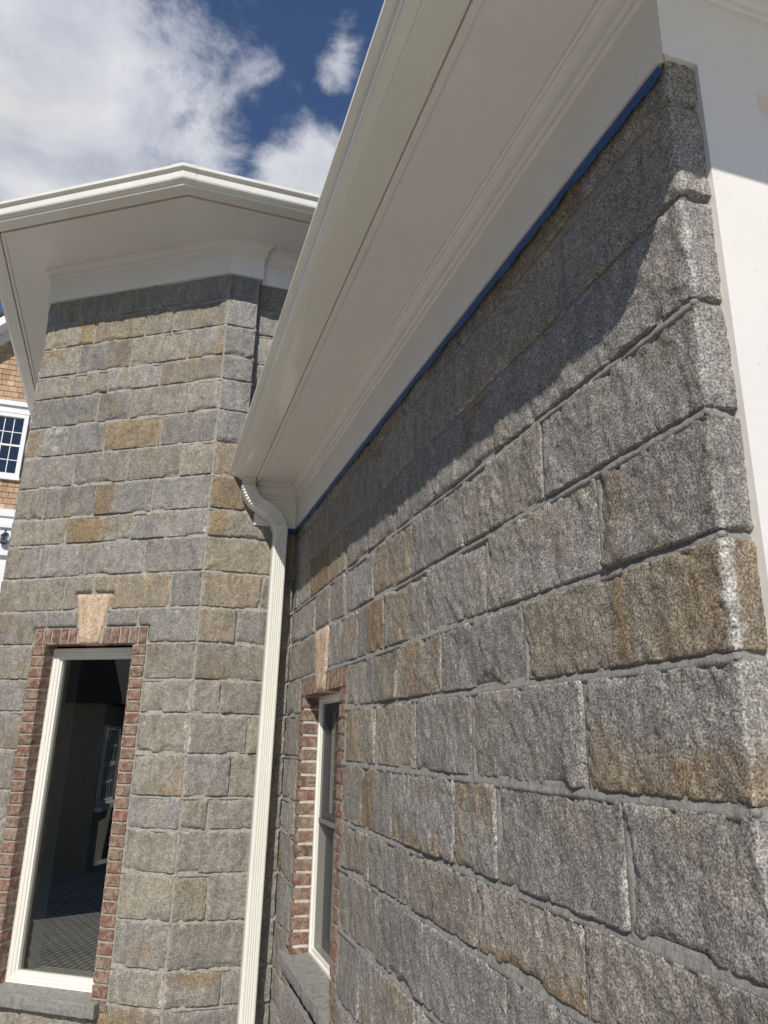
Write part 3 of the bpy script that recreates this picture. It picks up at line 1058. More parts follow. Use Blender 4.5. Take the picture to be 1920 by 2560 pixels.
def surround(f, outer, open_, key, parent, z_sill, wbrick, hl, mort):
    """brick jambs, soldier lintel and keystone; outer/open are (u0,u1), heights in v"""
    (o0, o1), (i0, i1) = outer, open_
    top_open, top_out = hl
    pitch = 0.0623
    dep = 0.105
    vs, fs = [], []
    for (a, b_) in ((o0, i0 - 0.004), (i1 + 0.004, o1)):
        v2, f2 = box_fc(f, a, b_, z_sill, top_open + 0.004, -dep, -0.0035)
        add(vs, fs, v2, f2)
    v2, f2 = box_fc(f, o0, o1, top_open + 0.0045, top_out, -dep, -0.0035)
    add(vs, fs, v2, f2)
    sur = mesh('window_surround', vs, fs, M[mort], parent)
    hb = pitch - 0.0115
    for (a, b_) in ((o0, i0), (i1, o1)):
        w_ = b_ - a
        ms_ = [brick_mesh(int(w_ * 1e4) + k, w_ - 0.001, hb, dep + 0.004) for k in range(4)]
        v = top_open - pitch + 0.004
        while v > z_sill - 0.02:
            u = a if not f.flip else b_
            put_brick(random.choice(ms_), f, u, max(v, z_sill - 0.03), -dep, sur, 0)
            v -= pitch
    # soldiers either side of the keystone
    kl0, kl1 = min(key[0][0], key[1][0]), max(key[0][0], key[1][0])
    kb0, kb1 = min(key[2][0], key[3][0]), max(key[2][0], key[3][0])
    hgt = top_out - top_open - 0.006
    frac = (top_out - top_open) / (key[0][1] - top_open)
    ke0 = kb0 + (kl0 - kb0) * frac * 0.75
    ke1 = kb1 + (kl1 - kb1) * frac * 0.75
    for (a, b_) in ((o0 + 0.002, ke0 - 0.006), (ke1 + 0.006, o1 - 0.002)):
        n = max(3, round((b_ - a) / 0.060))
        st = (b_ - a) / n
        ms_ = [brick_mesh(int(st * 1e5) + k, st - 0.010, hgt, dep + 0.003) for k in range(3)]
        for k in range(n):
            u = a + st * k + 0.005
            if f.flip:
                u += st - 0.010
            put_brick(random.choice(ms_), f, u, top_open + 0.001, -dep, sur, 0)
    # keystone
    n_u, n_v = 22, 26
    lo0, lo1 = sorted((key[2][0], key[3][0]))
    hi0, hi1 = sorted((key[0][0], key[1][0]))
    zb, zt = key[2][1], key[0][1]
    vs, tint = [], []
    for j in range(n_v + 1):
        for i in range(n_u + 1):
            fv = j / n_v
            fu = i / n_u
            a = lo0 + (hi0 - lo0) * fv
            b_ = lo1 + (hi1 - lo1) * fv
            u = a + (b_ - a) * fu
            v = zb + (zt - zb) * fv
            e = i in (0, n_u) or j in (0, n_v)
            q = Vector((u, v, 7))
            h = -0.09 if e else 0.010 + fbm(q * 14, 3) * 0.004 + fbm(q * 50, 2) * 0.002
            if not e and (i in (1, n_u - 1) or j in (1, n_v - 1)):
                h -= 0.003
                if i == 1:
                    u = a + 0.0015
                if i == n_u - 1:
                    u = b_ - 0.0015
                if j == 1:
                    v = zb + 0.0015
                if j == n_v - 1:
                    v = zt - 0.0015
            vs.append(f.p(u, v, h))
            tint.append((0.15, 0.0, 0.5))
    fs = []
    for j in range(n_v):
        for i in range(n_u):
            k = j * (n_u + 1) + i
            qd = (k, k + 1, k + n_u + 2, k + n_u + 1)
            fs.append(qd[::-1] if f.flip else qd)
    mesh('keystone', vs, fs, M['granite_pink'], sur, True, tint)
    return sur


sur_w = surround(FWL, (0.375, 1.255), (0.447, 1.168), WKEY, wing, -1.03, 0.08, (0.214, 0.302), 'mortar_brick')
sur_t = surround(F1, (0.313, 1.076), (0.401, 0.988), TKEY, tower, -1.31, 0.085, (0.506, 0.603), 'mortar_brick_tower')


# ------------------------------------------------------------------ windows
def ring(f, u0, u1, v0, v1, prof):
    """picture-frame sweep: prof = (inset, h)"""
    vs, fs = [], []
    for (i_, h) in prof:
        for (u, v) in ((u0 + i_, v0 + i_), (u1 - i_, v0 + i_), (u1 - i_, v1 - i_), (u0 + i_, v1 - i_)):
            vs.append(f.p(u, v, h))
    for k in range(len(prof) - 1):
        for c in range(4):
            c2 = (c + 1) % 4
            q = (k * 4 + c, k * 4 + c2, (k + 1) * 4 + c2, (k + 1) * 4 + c)
            fs.append(q[::-1] if f.flip else q)
    return vs, fs


def pane(f, u0, u1, v0, v1, h, mat, parent, name='pane'):
    return mesh(name, *box_fc(f, u0, u1, v0, v1, h - 0.004, h), mat, parent)


# tower: fixed picture window
fr = mesh('window', *ring(F1, 0.403, 0.999, -1.254, 0.494,
          [(0, -0.20), (0, -0.078), (0.010, -0.078), (0.013, -0.084), (0.030, -0.084), (0.033, -0.090), (0.047, -0.090), (0.050, -0.098), (0.062, -0.098), (0.062, -0.14)]),
          M['vinyl'], tower)
pn = mesh('pane', [F1.p(a, b_, -0.118) for a, b_ in ((0.45, -1.21), (0.95, -1.21), (0.95, 0.45), (0.45, 0.45))], [(3, 2, 1, 0)], M['glass'], fr)
# wing: double-hung window behind an insect screen
frw = mesh('window', *ring(FWL, 0.449, 1.166, -0.945, 0.212,
           [(0, -0.20), (0, -0.076), (0.020, -0.076), (0.023, -0.084), (0.036, -0.084), (0.038, -0.150)]), M['vinyl'], wing)
for (a, b_, h) in ((-0.37, 0.176, -0.104), (-0.908, -0.335, -0.130)):
    sh = mesh('sash', *ring(FWL, 0.486, 1.130, a, b_, [(0, h - 0.02), (0, h), (0.034, h), (0.038, h - 0.008), (0.044, h - 0.010), (0.044, h - 0.022)]), M['sash_dark'], frw)
    mesh('pane', [FWL.p(u, v, h - 0.015) for u, v in ((0.52, a + 0.03), (1.10, a + 0.03), (1.10, b_ - 0.03), (0.52, b_ - 0.03))], [(0, 1, 2, 3)], M['glass'], frw)
mesh('screen', [FWL.p(u, v, -0.094) for u, v in ((0.487, -0.907), (1.129, -0.907), (1.129, 0.174), (0.487, 0.174))], [(0, 1, 2, 3)], M['screen'], frw)
mesh('screen_bar', *box_fc(FWL, 0.487, 1.129, -0.372, -0.352, -0.100, -0.090), M['sash_dark'], frw)


def sill(f, u0, u1, zt, hgt, out_, back, parent):
    nu = 34
    vs, fs = [], []
    for i in range(nu + 1):
        u = u0 + (u1 - u0) * i / nu
        j1 = fbm(Vector((u * 13, 2, 1)), 3) * 0.0022
        j2 = fbm(Vector((u * 17, 8, 1)), 3) * 0.004
        ch = 0.010 * max(0, fbm(Vector((u * 11, 4, 6)), 2) - 0.25)
        pr = [(back, zt), (out_ - 0.003, zt - 0.012 + j1 * 0.4), (out_ + j1, zt - 0.016), (out_ + j2 - ch, zt - 0.016 - hgt * 0.55),
              (out_ - 0.004 + j2 - ch * 1.5, zt - 0.016 - hgt + j1), (back, zt - 0.012 - hgt)]
        for (h, z) in pr:
            vs.append(f.p(u, z, h))
    k = 6
    for i in range(nu):
        for j in range(k):
            a = i * k + j
            b_ = i * k + (j + 1) % k
            q = (a, b_, b_ + k, a + k)
            fs.append(q if f.flip else q[::-1])
    e0 = tuple(range(k))
    e1 = tuple(nu * k + j for j in range(k))
    fs.append(e0[::-1] if f.flip else e0)
    fs.append(e1 if f.flip else e1[::-1])
    return mesh('window_sill', vs, fs, M['bluestone'], parent)


sill(FWL, 0.335, 1.186, -0.935, 0.052, 0.042, -0.085, wing)
sill(F1, 0.345, 1.050, -1.243, 0.056, 0.048, -0.085, tower)


# rooms behind the glass, their darkness put into the colour, with plastered reveals
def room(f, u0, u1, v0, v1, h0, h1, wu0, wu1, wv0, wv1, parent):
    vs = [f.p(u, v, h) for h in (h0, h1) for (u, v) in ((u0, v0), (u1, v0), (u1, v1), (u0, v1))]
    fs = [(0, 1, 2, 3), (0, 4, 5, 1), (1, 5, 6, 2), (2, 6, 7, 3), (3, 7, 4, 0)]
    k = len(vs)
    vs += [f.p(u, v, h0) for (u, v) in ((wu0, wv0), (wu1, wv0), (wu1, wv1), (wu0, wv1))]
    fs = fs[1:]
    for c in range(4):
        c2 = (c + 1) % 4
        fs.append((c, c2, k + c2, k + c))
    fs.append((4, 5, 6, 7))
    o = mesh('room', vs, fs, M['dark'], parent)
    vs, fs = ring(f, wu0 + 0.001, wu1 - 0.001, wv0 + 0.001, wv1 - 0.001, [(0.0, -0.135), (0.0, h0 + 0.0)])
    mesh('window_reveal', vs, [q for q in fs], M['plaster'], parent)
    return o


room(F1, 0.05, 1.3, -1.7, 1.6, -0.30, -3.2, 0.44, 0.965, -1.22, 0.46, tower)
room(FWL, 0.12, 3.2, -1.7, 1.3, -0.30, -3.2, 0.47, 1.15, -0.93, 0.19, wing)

# ------------------------------------------------------------------ wing eave
ZS = 1.465
SK = 0.032
W0 = (0.018, -0.255)
wp = [(0.0, -0.262), (0.0, 0.0), (LW, 0.0), (LW, 3.2)]
FRZ = 0.018
vs, fs = sweep([(-0.02, 1.206), (FRZ, 1.206), (FRZ, 1.376), (-0.02, 1.376)], wp, True, True)
frieze = mesh('frieze_board', vs, fs, M['trim'], wing)


def crown(z1, zs, d0, s=1.0):
    H = zs - z1
    raw = [(0, 0), (0.009, 0), (0.012, 0.003), (0.012, 0.010), (0.007, 0.013), (0.007, 0.018), (0.013, 0.021), (0.019, 0.027), (0.020, 0.033), (0.016, 0.036), (0.017, 0.045), (0.022, 0.056), (0.032, 0.065),
           (0.044, 0.069), (0.044, 0.076), (0.052, 0.079), (0.052, 0.092)]
    return [(d0 + d * s, z1 + z / 0.092 * H) for d, z in raw]


vs, fs = sweep(crown(1.374, ZS, FRZ, 0.8), wp)
mesh('crown_molding', vs, fs, M['trim'], wing)
# soffit, fascia, gutter run slightly out of parallel with the stonework
ep = [(0.0, -0.252), (3.78, -0.252 - SK), (3.78, 3.2)]
inner = [(0.0, 0.02), (LW - 0.02, 0.02), (LW - 0.02, 3.2)]
vs = [(x, y, ZS) for x, y in ep] + [(x, y, ZS) for x, y in inner]
mesh('soffit', vs, [(0, 3, 4, 1), (1, 4, 5, 2)], M['trim'], wing)
vs, fs = sweep([(0.0, ZS + 0.11), (0.0, ZS - 0.006), (0.0025, ZS - 0.008), (0.0175, ZS - 0.008), (0.020, ZS - 0.006), (0.020, ZS + 0.11)], ep, False, True)
mesh('fascia_board', vs, fs, M['trim'], wing)


def kstyle(zb, s=1.0, hs=1.0):
    raw = [(0.0225, 0.098), (0.0225, 0.002), (0.026, 0.0), (0.110, 0.0), (0.1125, 0.002), (0.1125, 0.0115), (0.118, 0.0135), (0.132, 0.0185), (0.141, 0.025),
           (0.1455, 0.033), (0.146, 0.050), (0.1465, 0.068), (0.150, 0.0725), (0.160, 0.0775), (0.1665, 0.081), (0.168, 0.083), (0.168, 0.100), (0.165, 0.102),
           (0.152, 0.102), (0.150, 0.098), (0.150, 0.090)]
    return [(d * s if d > 0.05 else d, zb + z * hs) for d, z in raw]


gp = [(0.055, -0.252)]
for i in range(1, 13):
    gp.append((0.055 + (3.78 - 0.055) * i / 12, -0.252 - SK * i / 12))
gp.append((3.78, 3.2))
zg = 1.466
gut = mesh('gutter', *sweep(kstyle(zg, 1.033, 0.86), gp), M['gutter'], wing)
gut.data.polygons.foreach_set('use_smooth', [False] * len(gut.data.polygons))
# end cap with its folded rim
cp = kstyle(zg, 1.033, 0.86)[:17]
vs = [Vector((0.0555, -0.252 - d, z)) for d, z in cp]
vs += [Vector((0.0465, -0.252 - d * 1.012, z - 0.001)) for d, z in cp]
k = len(cp)
fs = [tuple(range(k)), tuple(reversed(range(k, 2 * k)))] + [(i, i + 1, k + i + 1, k + i) for i in range(k - 1)]
mesh('gutter_end_cap', vs, fs, M['gutter'], gut)
# roof over the wing
vs = [(-0.05, -0.30, 1.575), (3.86, -0.32, 1.575), (3.86, 3.4, 3.3), (-0.05, 3.4, 3.3), (-0.05, -0.30, 1.552), (3.86, -0.32, 1.552), (3.86, 3.4, 3.27), (-0.05, 3.4, 3.27)]
mesh('roof', vs, [(0, 1, 2, 3), (7, 6, 5, 4), (0, 4, 5, 1), (1, 5, 6, 2), (2, 6, 7, 3), (3, 7, 4, 0)], M['roof'], wing)

# white corner casing and recessed panel on the end of the wing
FE = Face((3.40, 0, 0), (0, 1, 0), (1, 0, 0))
YC = 0.057
vs, fs = [], []
for (a, b_, c, d) in ((YC, 0.188, GROUND + 0.02, 1.206), (0.1882, 3.2, 1.186, 1.206), (0.1882, 3.2, -0.9, -0.7)):
    add(vs, fs, *box_fc(FE, a, b_, c, d, -0.055, 0.0))
cas = mesh('corner_casing', vs, fs, M['trim'], wing)
mesh('panel', *box_fc(FE, 0.17, 3.2, GROUND + 0.02, 1.189, -0.05, -0.030), M['trim'], cas)
for (y, z) in ((0.066, 0.955), (0.12, 0.78), (0.10, 0.60), (0.135, 0.42)):      # filled nail heads
    nv_ = 8
    vs = [FE.p(y + 0.0022 * math.cos(6.283 * k / nv_), z + 0.0022 * math.sin(6.283 * k / nv_), 0.0006) for k in range(nv_)]
    vs += [FE.p(y + 0.003 * math.cos(6.283 * k / nv_), z + 0.003 * math.sin(6.283 * k / nv_), -0.001) for k in range(nv_)]
    mesh('nail_head', vs, [tuple(range(nv_))] + [(k, (k + 1) % nv_, nv_ + (k + 1) % nv_, nv_ + k)[::-1] for k in range(nv_)], M['trim'], cas)
# closing side of the wing beyond the frame
mesh('wall', [(3.34, 0.13, GROUND), (3.34, 3.2, GROUND), (3.34, 3.2, 1.4), (3.34, 0.13, 1.4)], [(0, 1, 2, 3)], M['trim'], wing)

# ------------------------------------------------------------------ tower eave
ZT = 3.115
tw = [(C0.x - 3.2, C0.y), (C0.x, C0.y), (0.0, AR.y), (0.0, -0.333), (-0.06, -0.333), (-0.06, 1.2)]
vs, fs = sweep([(-0.02, 2.868), (FRZ, 2.868), (FRZ, 3.020), (-0.02, 3.020)], tw, True, True)
mesh('frieze_board', vs, fs, M['trim'], tower)
mesh('crown_molding', *sweep(crown(3.018, ZT, FRZ, 0.95), tw), M['trim'], tower)
te = [(-4.0, -2.045), (-0.42, -1.962), (0.333, -0.838), (0.333, 1.2)]
ti = [(-4.0, C0.y + 0.03), (C0.x - 0.02, C0.y + 0.03), (-0.05, AR.y + 0.02), (-0.08, 1.2)]
vs = [(x, y, ZT) for x, y in te] + [(x, y, ZT) for x, y in ti]
mesh('soffit', vs, [(i, i + 4, i + 5, i + 1) for i in range(3)], M['trim'], tower)
mesh('fascia_board', *sweep([(-0.008, ZT + 0.13), (-0.008, ZT - 0.010), (0.012, ZT - 0.010), (0.012, ZT + 0.13)], te, False, True), M['trim'], tower)
gt = mesh('gutter', *sweep(kstyle(ZT - 0.004, 0.93, 1.10), te), M['gutter'], tower)
# mitre strap with rivets on the outer gutter corner
kp = kstyle(ZT - 0.004, 0.93, 1.10)[2:18]
kp = [(d + 0.0022, z + (0.0024 if i > 12 else -0.0014 if i < 2 else 0)) for i, (d, z) in enumerate(kp)]
cA = Vector((0.333, -0.838))
dA = (Vector((-0.42, -1.962)) - cA).normalized()
strap = mesh('gutter_strap', *sweep(kp, [tuple(cA + dA * 0.030), tuple(cA), (0.333, -0.838 + 0.030)]), M['gutter'], gt)
cO = AR
for (s_, zz) in ((-1, 0.012), (1, 0.012), (-1, 0.088), (1, 0.088)):
    d_ = 0.1135 if zz < 0.05 else 0.156
    if s_ > 0:
        c_ = Vector((0.333 + d_ * 0.95 + 0.003, -0.838 - 0.305 * d_ + 0.022, ZT + zz))
        nn = Vector((1, 0, 0))
    else:
        c2 = cA + Vector((0.8303, -0.5573)) * (d_ * 0.95 + 0.003) + dA * (0.022 - 0.305 * d_)
        c_ = Vector((c2.x, c2.y, ZT + zz))
        nn = N1
    tx = nn.cross(Vector((0, 0, 1)))
    vs = [c_ + nn * 0.003]
    for k in range(8):
        an = 6.283 * k / 8
        vs.append(c_ + tx * (0.0035 * math.cos(an)) + Vector((0, 0, 0.0035 * math.sin(an))))
    mesh('rivet', vs, [(0, k + 1, (k + 1) % 8 + 1) for k in range(8)], M['vinyl'], gt)
# low hipped roof
vs = [(-4.0, -2.0, 3.23), (-0.40, -1.93, 3.23), (0.36, -0.82, 3.23), (0.36, 1.2, 3.23), (-2.6, 0.5, 3.95), (-4.0, 0.5, 3.95), (-2.6, 1.2, 3.95)]
mesh('roof', vs, [(0, 1, 4, 5), (1, 2, 4), (2, 3, 6, 4)], M['roof'], tower)
# closing back wall of the tower room so no light leaks in
mesh('wall', [(C0.x - 3.2, 1.2, GROUND), (-0.05, 1.2, GROUND), (-0.05, 1.2, 3.3), (C0.x - 3.2, 1.2, 3.3)], [(0, 1, 2, 3)], M['mortar_tower'], tower)

# ------------------------------------------------------------------ downspout
ds = thing('downspout', 'cream fluted metal downspout with crimped elbows in the inner corner', 'downspout', (0.07, -0.13, GROUND))
HX0, HX1, HW = 0.030, 0.113, 0.041


def spout_section(flute):
    """rounded rectangle, fluted on front and back; local a = across (y), b = out (x)"""
    pts = []
    r0 = 0.012
    a0, a1 = -HW, HW
    n = 30
    # front (b = HX1): a from a0 to a1
    for i in range(n + 1):
        a = a0 + r0 + (a1 - a0 - 2 * r0) * i / n
        ph = (i / n) * 5
        pts.append((a, HX1 - flute * 0.0055 * max(0.0, math.cos(2 * math.pi * ph)) ** 3 * (1 if 0.06 < i / n < 0.97 else 0)))
    for k in range(1, 5):
        t_ = k / 5 * math.pi / 2
        pts.append((a1 - r0 + r0 * math.sin(t_), HX1 - r0 + r0 * math.cos(t_)))
    for i in range(5):
        pts.append((a1, HX1 - r0 - (HX1 - HX0 - 2 * r0) * i / 4))
    for k in range(1, 5):
        t_ = k / 5 * math.pi / 2
        pts.append((a1 - r0 + r0 * math.cos(t_), HX0 + r0 - r0 * math.sin(t_)))
    pts.append((a1 - r0, HX0))
    pts.append((a0 + r0, HX0))
    for k in range(1, 5):
        t_ = k / 5 * math.pi / 2
        pts.append((a0 + r0 - r0 * math.sin(t_), HX0 + r0 - r0 * math.cos(t_)))
    for i in range(5):
        pts.append((a0, HX0 + r0 + (HX1 - HX0 - 2 * r0) * i / 4))
    for k in range(1, 5):
        t_ = k / 5 * math.pi / 2
        pts.append((a0 + r0 - r0 * math.cos(t_), HX1 - r0 + r0 * math.sin(t_)))
    return pts


def spout(name, path, flute, parent):
    """path: (y, z, tangent angle from straight down towards +y, scale)"""
    sec = spout_section(flute)
    k = len(sec)
    vs, fs = [], []
    xm = (HX0 + HX1) / 2
    for (y, z, an, sc) in path:
        ca, sa = math.cos(an), math.sin(an)
        for (a, b_) in sec:
            # across direction for a pipe heading (sin an, -cos an)
            vs.append(Vector((xm + (b_ - xm) * sc, y + a * ca * sc, z + a * sa * sc)))
    for i in range(len(path) - 1):
        for j in range(k):
            j2 = (j + 1) % k
            fs.append((i * k + j, i * k + j2, (i + 1) * k + j2, (i + 1) * k + j))
    return mesh(name, vs, fs, M['gutter'], parent, True)


def elbow(y0, z0, a0, a1, rad, crimps):
    out_ = []
    n = crimps * 8
    y, z = y0, z0
    ang = a0
    L = abs(a1 - a0) * rad
    for i in range(n + 1):
        t_ = i / n
        an = a0 + (a1 - a0) * t_
        if i:
            am = a0 + (a1 - a0) * (i - 0.5) / n
            y += math.sin(am) * L / n
            z -= math.cos(am) * L / n
        ph = (i % 8) / 8
        sc = 1.0 + (0.13 * (1 - abs(math.sin(math.pi * ph)) ** 0.7) if 0.04 < t_ < 0.96 else 0.0)
        out_.append((y, z, an, sc))
    return out_


TOP = [(-0.315, 1.478, 0, 0.97), (-0.315, 1.415, 0, 0.97)]
e1 = elbow(-0.315, 1.415, 0, R(58), 0.125, 9)
y, z, an, _ = e1[-1]
st = 0.058
mid = (y + math.sin(an) * st, z - math.cos(an) * st, an, 1.0)
e2 = elbow(mid[0], mid[1], R(58), 0, 0.125, 9)
yb, zb, _, _ = e2[-1]
dy = -0.112 - yb
fix = lambda L: [(a + dy * max(0, min(1, (1.415 - b_) / 0.28)), b_, c, d) for a, b_, c, d in L]
spout('elbow', fix(TOP + e1 + [mid]), 0.25, ds)
e2s = [(mid[0], mid[1], mid[2], 1.018)] + [(a, b_, c, d * 1.012) for a, b_, c, d in e2] + [(yb, zb - 0.03, 0, 1.02)]
spout('elbow', fix(e2s), 0.9, ds)
ye, ze = -0.112, zb - 0.004
spout('pipe', [(ye, ze + 0.03, 0, 0.985), (ye - 0.0075 * (ze + 0.3), -0.3, 0, 0.985), (ye - 0.0075 * (ze - GROUND - 0.02), GROUND + 0.02, 0, 0.985)], 1.0, ds)
for z_ in (-1.45,):
    yy = ye - 0.0075 * (ze - z_)
    vs, fs = [], []
    F_ = Face((0, yy, 0), (0, 1, 0), (1, 0, 0))
    add(vs, fs, *box_fc(F_, -HW - 0.02, HW + 0.02, z_, z_ + 0.02, 0.016, 0.019))
    add(vs, fs, *box_fc(F_, -HW - 0.003, HW + 0.003, z_, z_ + 0.02, 0.1135, 0.1155))
    mesh('strap', vs, fs, M['gutter'], ds)
# screw heads on the elbow lap
for (a, b_) in ((0.0, 0.0),):
    c_ = Vector((HX1 + 0.002, mid[0] + dy * 0.5, mid[1]))
    vs = [c_ + Vector((0.002, 0, 0))] + [c_ + Vector((0, 0.003 * math.cos(k * 0.785), 0.003 * math.sin(k * 0.785))) for k in range(8)]
    mesh('screw', vs, [(0, k + 1, (k + 1) % 8 + 1) for k in range(8)], M['vinyl'], ds)

# ------------------------------------------------------------------ blue masking tape under the frieze
vs, fs = [], []
n = 240
for i in range(n + 1):
    u = -0.001 + (LW + 0.002) * i / n
    lo = 1.174 + fbm(Vector((u * 7, 1, 5)), 4) * 0.009 + fbm(Vector((u * 40, 2, 5)), 2) * 0.0018
    if u > LW - 0.07:
        lo += max(0.0, u - (LW - 0.02)) * 0.6
    hi = 1.2035 - 0.004 * max(0.0, fbm(Vector((u * 3.1, 6, 2)), 3))
    h0 = 0.0135 + fbm(Vector((u * 15, 3, 9)), 3) * 0.003
    h1 = 0.0165 + fbm(Vector((u * 21, 7, 9)), 3) * 0.003
    vs += [FWL.p(u, lo, h0), FWL.p(u, (lo + hi) / 2, h1), FWL.p(u, hi, 0.0125)]
for i in range(n):
    for j in range(2):
        a = i * 3 + j
        fs.append((a, a + 3, a + 4, a + 1))
k = len(vs)
tape_w = [(0.0165, -0.003), (0.0165, -0.045), (0.0165, -0.07)]
for x, y in tape_w:
    vs += [Vector((x, y, 1.172 + fbm(Vector((y * 40, 1, 1)), 2) * 0.004)), Vector((x, y, 1.2035))]
fs += [(k, k + 1, k + 3, k + 2), (k + 2, k + 3, k + 5, k + 4)]
tp = mesh('masking_tape', vs, fs, M['tape'])
sol = tp.modifiers.new('thickness', 'SOLIDIFY')
sol.thickness = 0.0006
tag(tp, 'long strip of blue masking tape along the stones under the white frieze', 'tape')
# loose dab of caulk at the corner
vs, fs = [], []
pts = [Vector((LW + 0.015, -0.015, 1.205)), Vector((LW + 0.0155, -0.013, 1.193)), Vector((LW + 0.014, -0.009, 1.184)), Vector((LW + 0.016, -0.006, 1.187))]
for i, p in enumerate(pts):
    for k in range(6):
        an = k * 1.047
        r_ = 0.0022 - 0.0003 * i
        vs.append(p + Vector((r_ * math.cos(an), r_ * math.sin(an), 0)))
for i in range(len(pts) - 1):
    for k in range(6):
        fs.append((i * 6 + k, i * 6 + (k + 1) % 6, (i + 1) * 6 + (k + 1) % 6, (i + 1) * 6 + k))
mesh('caulk_dab', vs, fs, M['caulk'], wing, True)

# ------------------------------------------------------------------ shingled house far left
HXP = -13.5
KS = (13.5 + 4.24) / (9.5 + 4.24)


def ky(y):
    return -0.8 + (y + 0.8) * KS


def kz(z):
    return z * KS


FH = Face((HXP, 0, 0), (0, 1, 0), (1, 0, 0))
house = thing('shingled_house', 'distant cedar shingled house with white trim at the left edge', 'house', (HXP - 3, -2.5, GROUND))
PK = -1.6
slope = 1.02
zr0 = kz(6.90)
yr0 = ky(-3.80)


def rake(y):
    return zr0 + slope * (y - yr0) if y < PK else zr0 + slope * (2 * PK - y - yr0)


yl, yr_ = -9.0, 2 * PK + 9.0
vs = [(HXP, yl, GROUND), (HXP, yr_, GROUND), (HXP, yr_, rake(yr_)), (HXP, PK, rake(PK)), (HXP, yl, rake(yl))]
vs += [(HXP - 8, b_, c) for a, b_, c in vs]
fs = [(0, 1, 2, 3, 4), (9, 8, 7, 6, 5), (0, 5, 6, 1), (1, 6, 7, 2), (4, 9, 5, 0)]
hw = mesh('wall', vs, fs, M['cedar_wall'], house)
# roof slabs with overhang, rake boards
for sgn, (ya, yb_) in ((1, (yl - 0.6, PK)), (-1, (PK, yr_ + 0.6))):
    za, zb_ = rake(ya), rake(yb_)
    o_ = 0.55
    vs = [(HXP + o_, ya, za + 0.62), (HXP + o_, yb_, zb_ + 0.62), (HXP - 8.3, yb_, zb_ + 0.62), (HXP - 8.3, ya, za + 0.62)]
    vs += [(x, y_, z_ - 0.10) for x, y_, z_ in vs]
    mesh('roof', vs, [(0, 1, 2, 3), (7, 6, 5, 4), (0, 4, 5, 1), (1, 5, 6, 2), (2, 6, 7, 3), (3, 7, 4, 0)], M['roof'], house)
    vs = [(HXP + o_ - 0.02, ya, za + 0.50), (HXP + o_ - 0.02, yb_, zb_ + 0.50), (HXP + o_ - 0.02, yb_, zb_ + 0.26), (HXP + o_ - 0.02, ya, za + 0.26)]
    vs += [(HXP + o_ - 0.09, y_, z_) for x, y_, z_ in vs]
    mesh('rake_board', vs, [(0, 3, 2, 1), (4, 5, 6, 7), (0, 1, 5, 4), (1, 2, 6, 5), (2, 3, 7, 6), (3, 0, 4, 7)], M['white_far'], house)
    vs = [(HXP + o_ - 0.091, ya, za + 0.36), (HXP + o_ - 0.091, yb_, zb_ + 0.36), (HXP + 0.0, yb_, zb_ + 0.36), (HXP + 0.0, ya, za + 0.36)]
    vs += [(HXP + 0.10, ya, za + 0.02), (HXP + 0.10, yb_, zb_ + 0.02), (HXP + 0.0, yb_, zb_ + 0.02), (HXP + 0.0, ya, za + 0.02)]
    mesh('rake_soffit', vs, [(0, 1, 2, 3), (4, 5, 6, 7), (4, 5, 2, 3)], M['white_far'], house)
# window: casing, head, sash, muntins
y1 = ky(-3.215)
y0 = y1 - 1.25
zt, zb_ = kz(5.52), kz(4.32)
vs, fs = ring(FH, y0, y1, zb_, zt, [(0, 0.0), (0, 0.07), (0.09, 0.07), (0.10, 0.03), (0.10, -0.02)])
hwin = mesh('window', vs, fs, M['white_far'], house)
mesh('head_trim', *box_fc(FH, y0 - 0.06, y1 + 0.04, zt + 0.17, kz(5.735), 0.0, 0.13), M['white_far'], hwin)
mesh('head_trim', *box_fc(FH, y0 - 0.03, y1 + 0.01, zt + 0.001, zt + 0.168, 0.0, 0.08), M['white_far'], hwin)
mesh('sill', *box_fc(FH, y0 - 0.03, y1 + 0.02, zb_ - 0.07, zb_ - 0.001, 0.0, 0.10), M['white_far'], hwin)
zm = kz(4.92)
mesh('rail', *box_fc(FH, y0 + 0.1, y1 - 0.1, zm - 0.022, zm + 0.022, 0.0, 0.028), M['white_far'], hwin)
ya, yb2 = y0 + 0.10, y1 - 0.10
pw = (ky(-3.288) - ky(-3.441))
for k in range(1, 5):
    yy = yb2 - pw * k
    mesh('muntin', *box_fc(FH, yy - 0.009, yy + 0.009, zb_ + 0.1, zt - 0.1, 0.004, 0.020), M['white_far'], hwin)
for zz in (kz(5.172), kz(4.645)):
    mesh('muntin', *box_fc(FH, ya, yb2, zz - 0.009, zz + 0.009, 0.005, 0.018), M['white_far'], hwin)
mesh('pane', [FH.p(a, b_, 0.012) for a, b_ in ((ya, zb_ + 0.1), (yb2, zb_ + 0.1), (yb2, zt - 0.1), (ya, zt - 0.1))], [(0, 1, 2, 3)], M['glass_far'], hwin)
mesh('sky_backing', [FH.p(a, b_, 0.002) for a, b_ in ((ya, zb_ + 0.1), (yb2, zb_ + 0.1), (yb2, zt - 0.1), (ya, zt - 0.1))], [(0, 1, 2, 3)], M['sky_backing'], hwin)  # added backing that carries the painted sky reflection of the panes
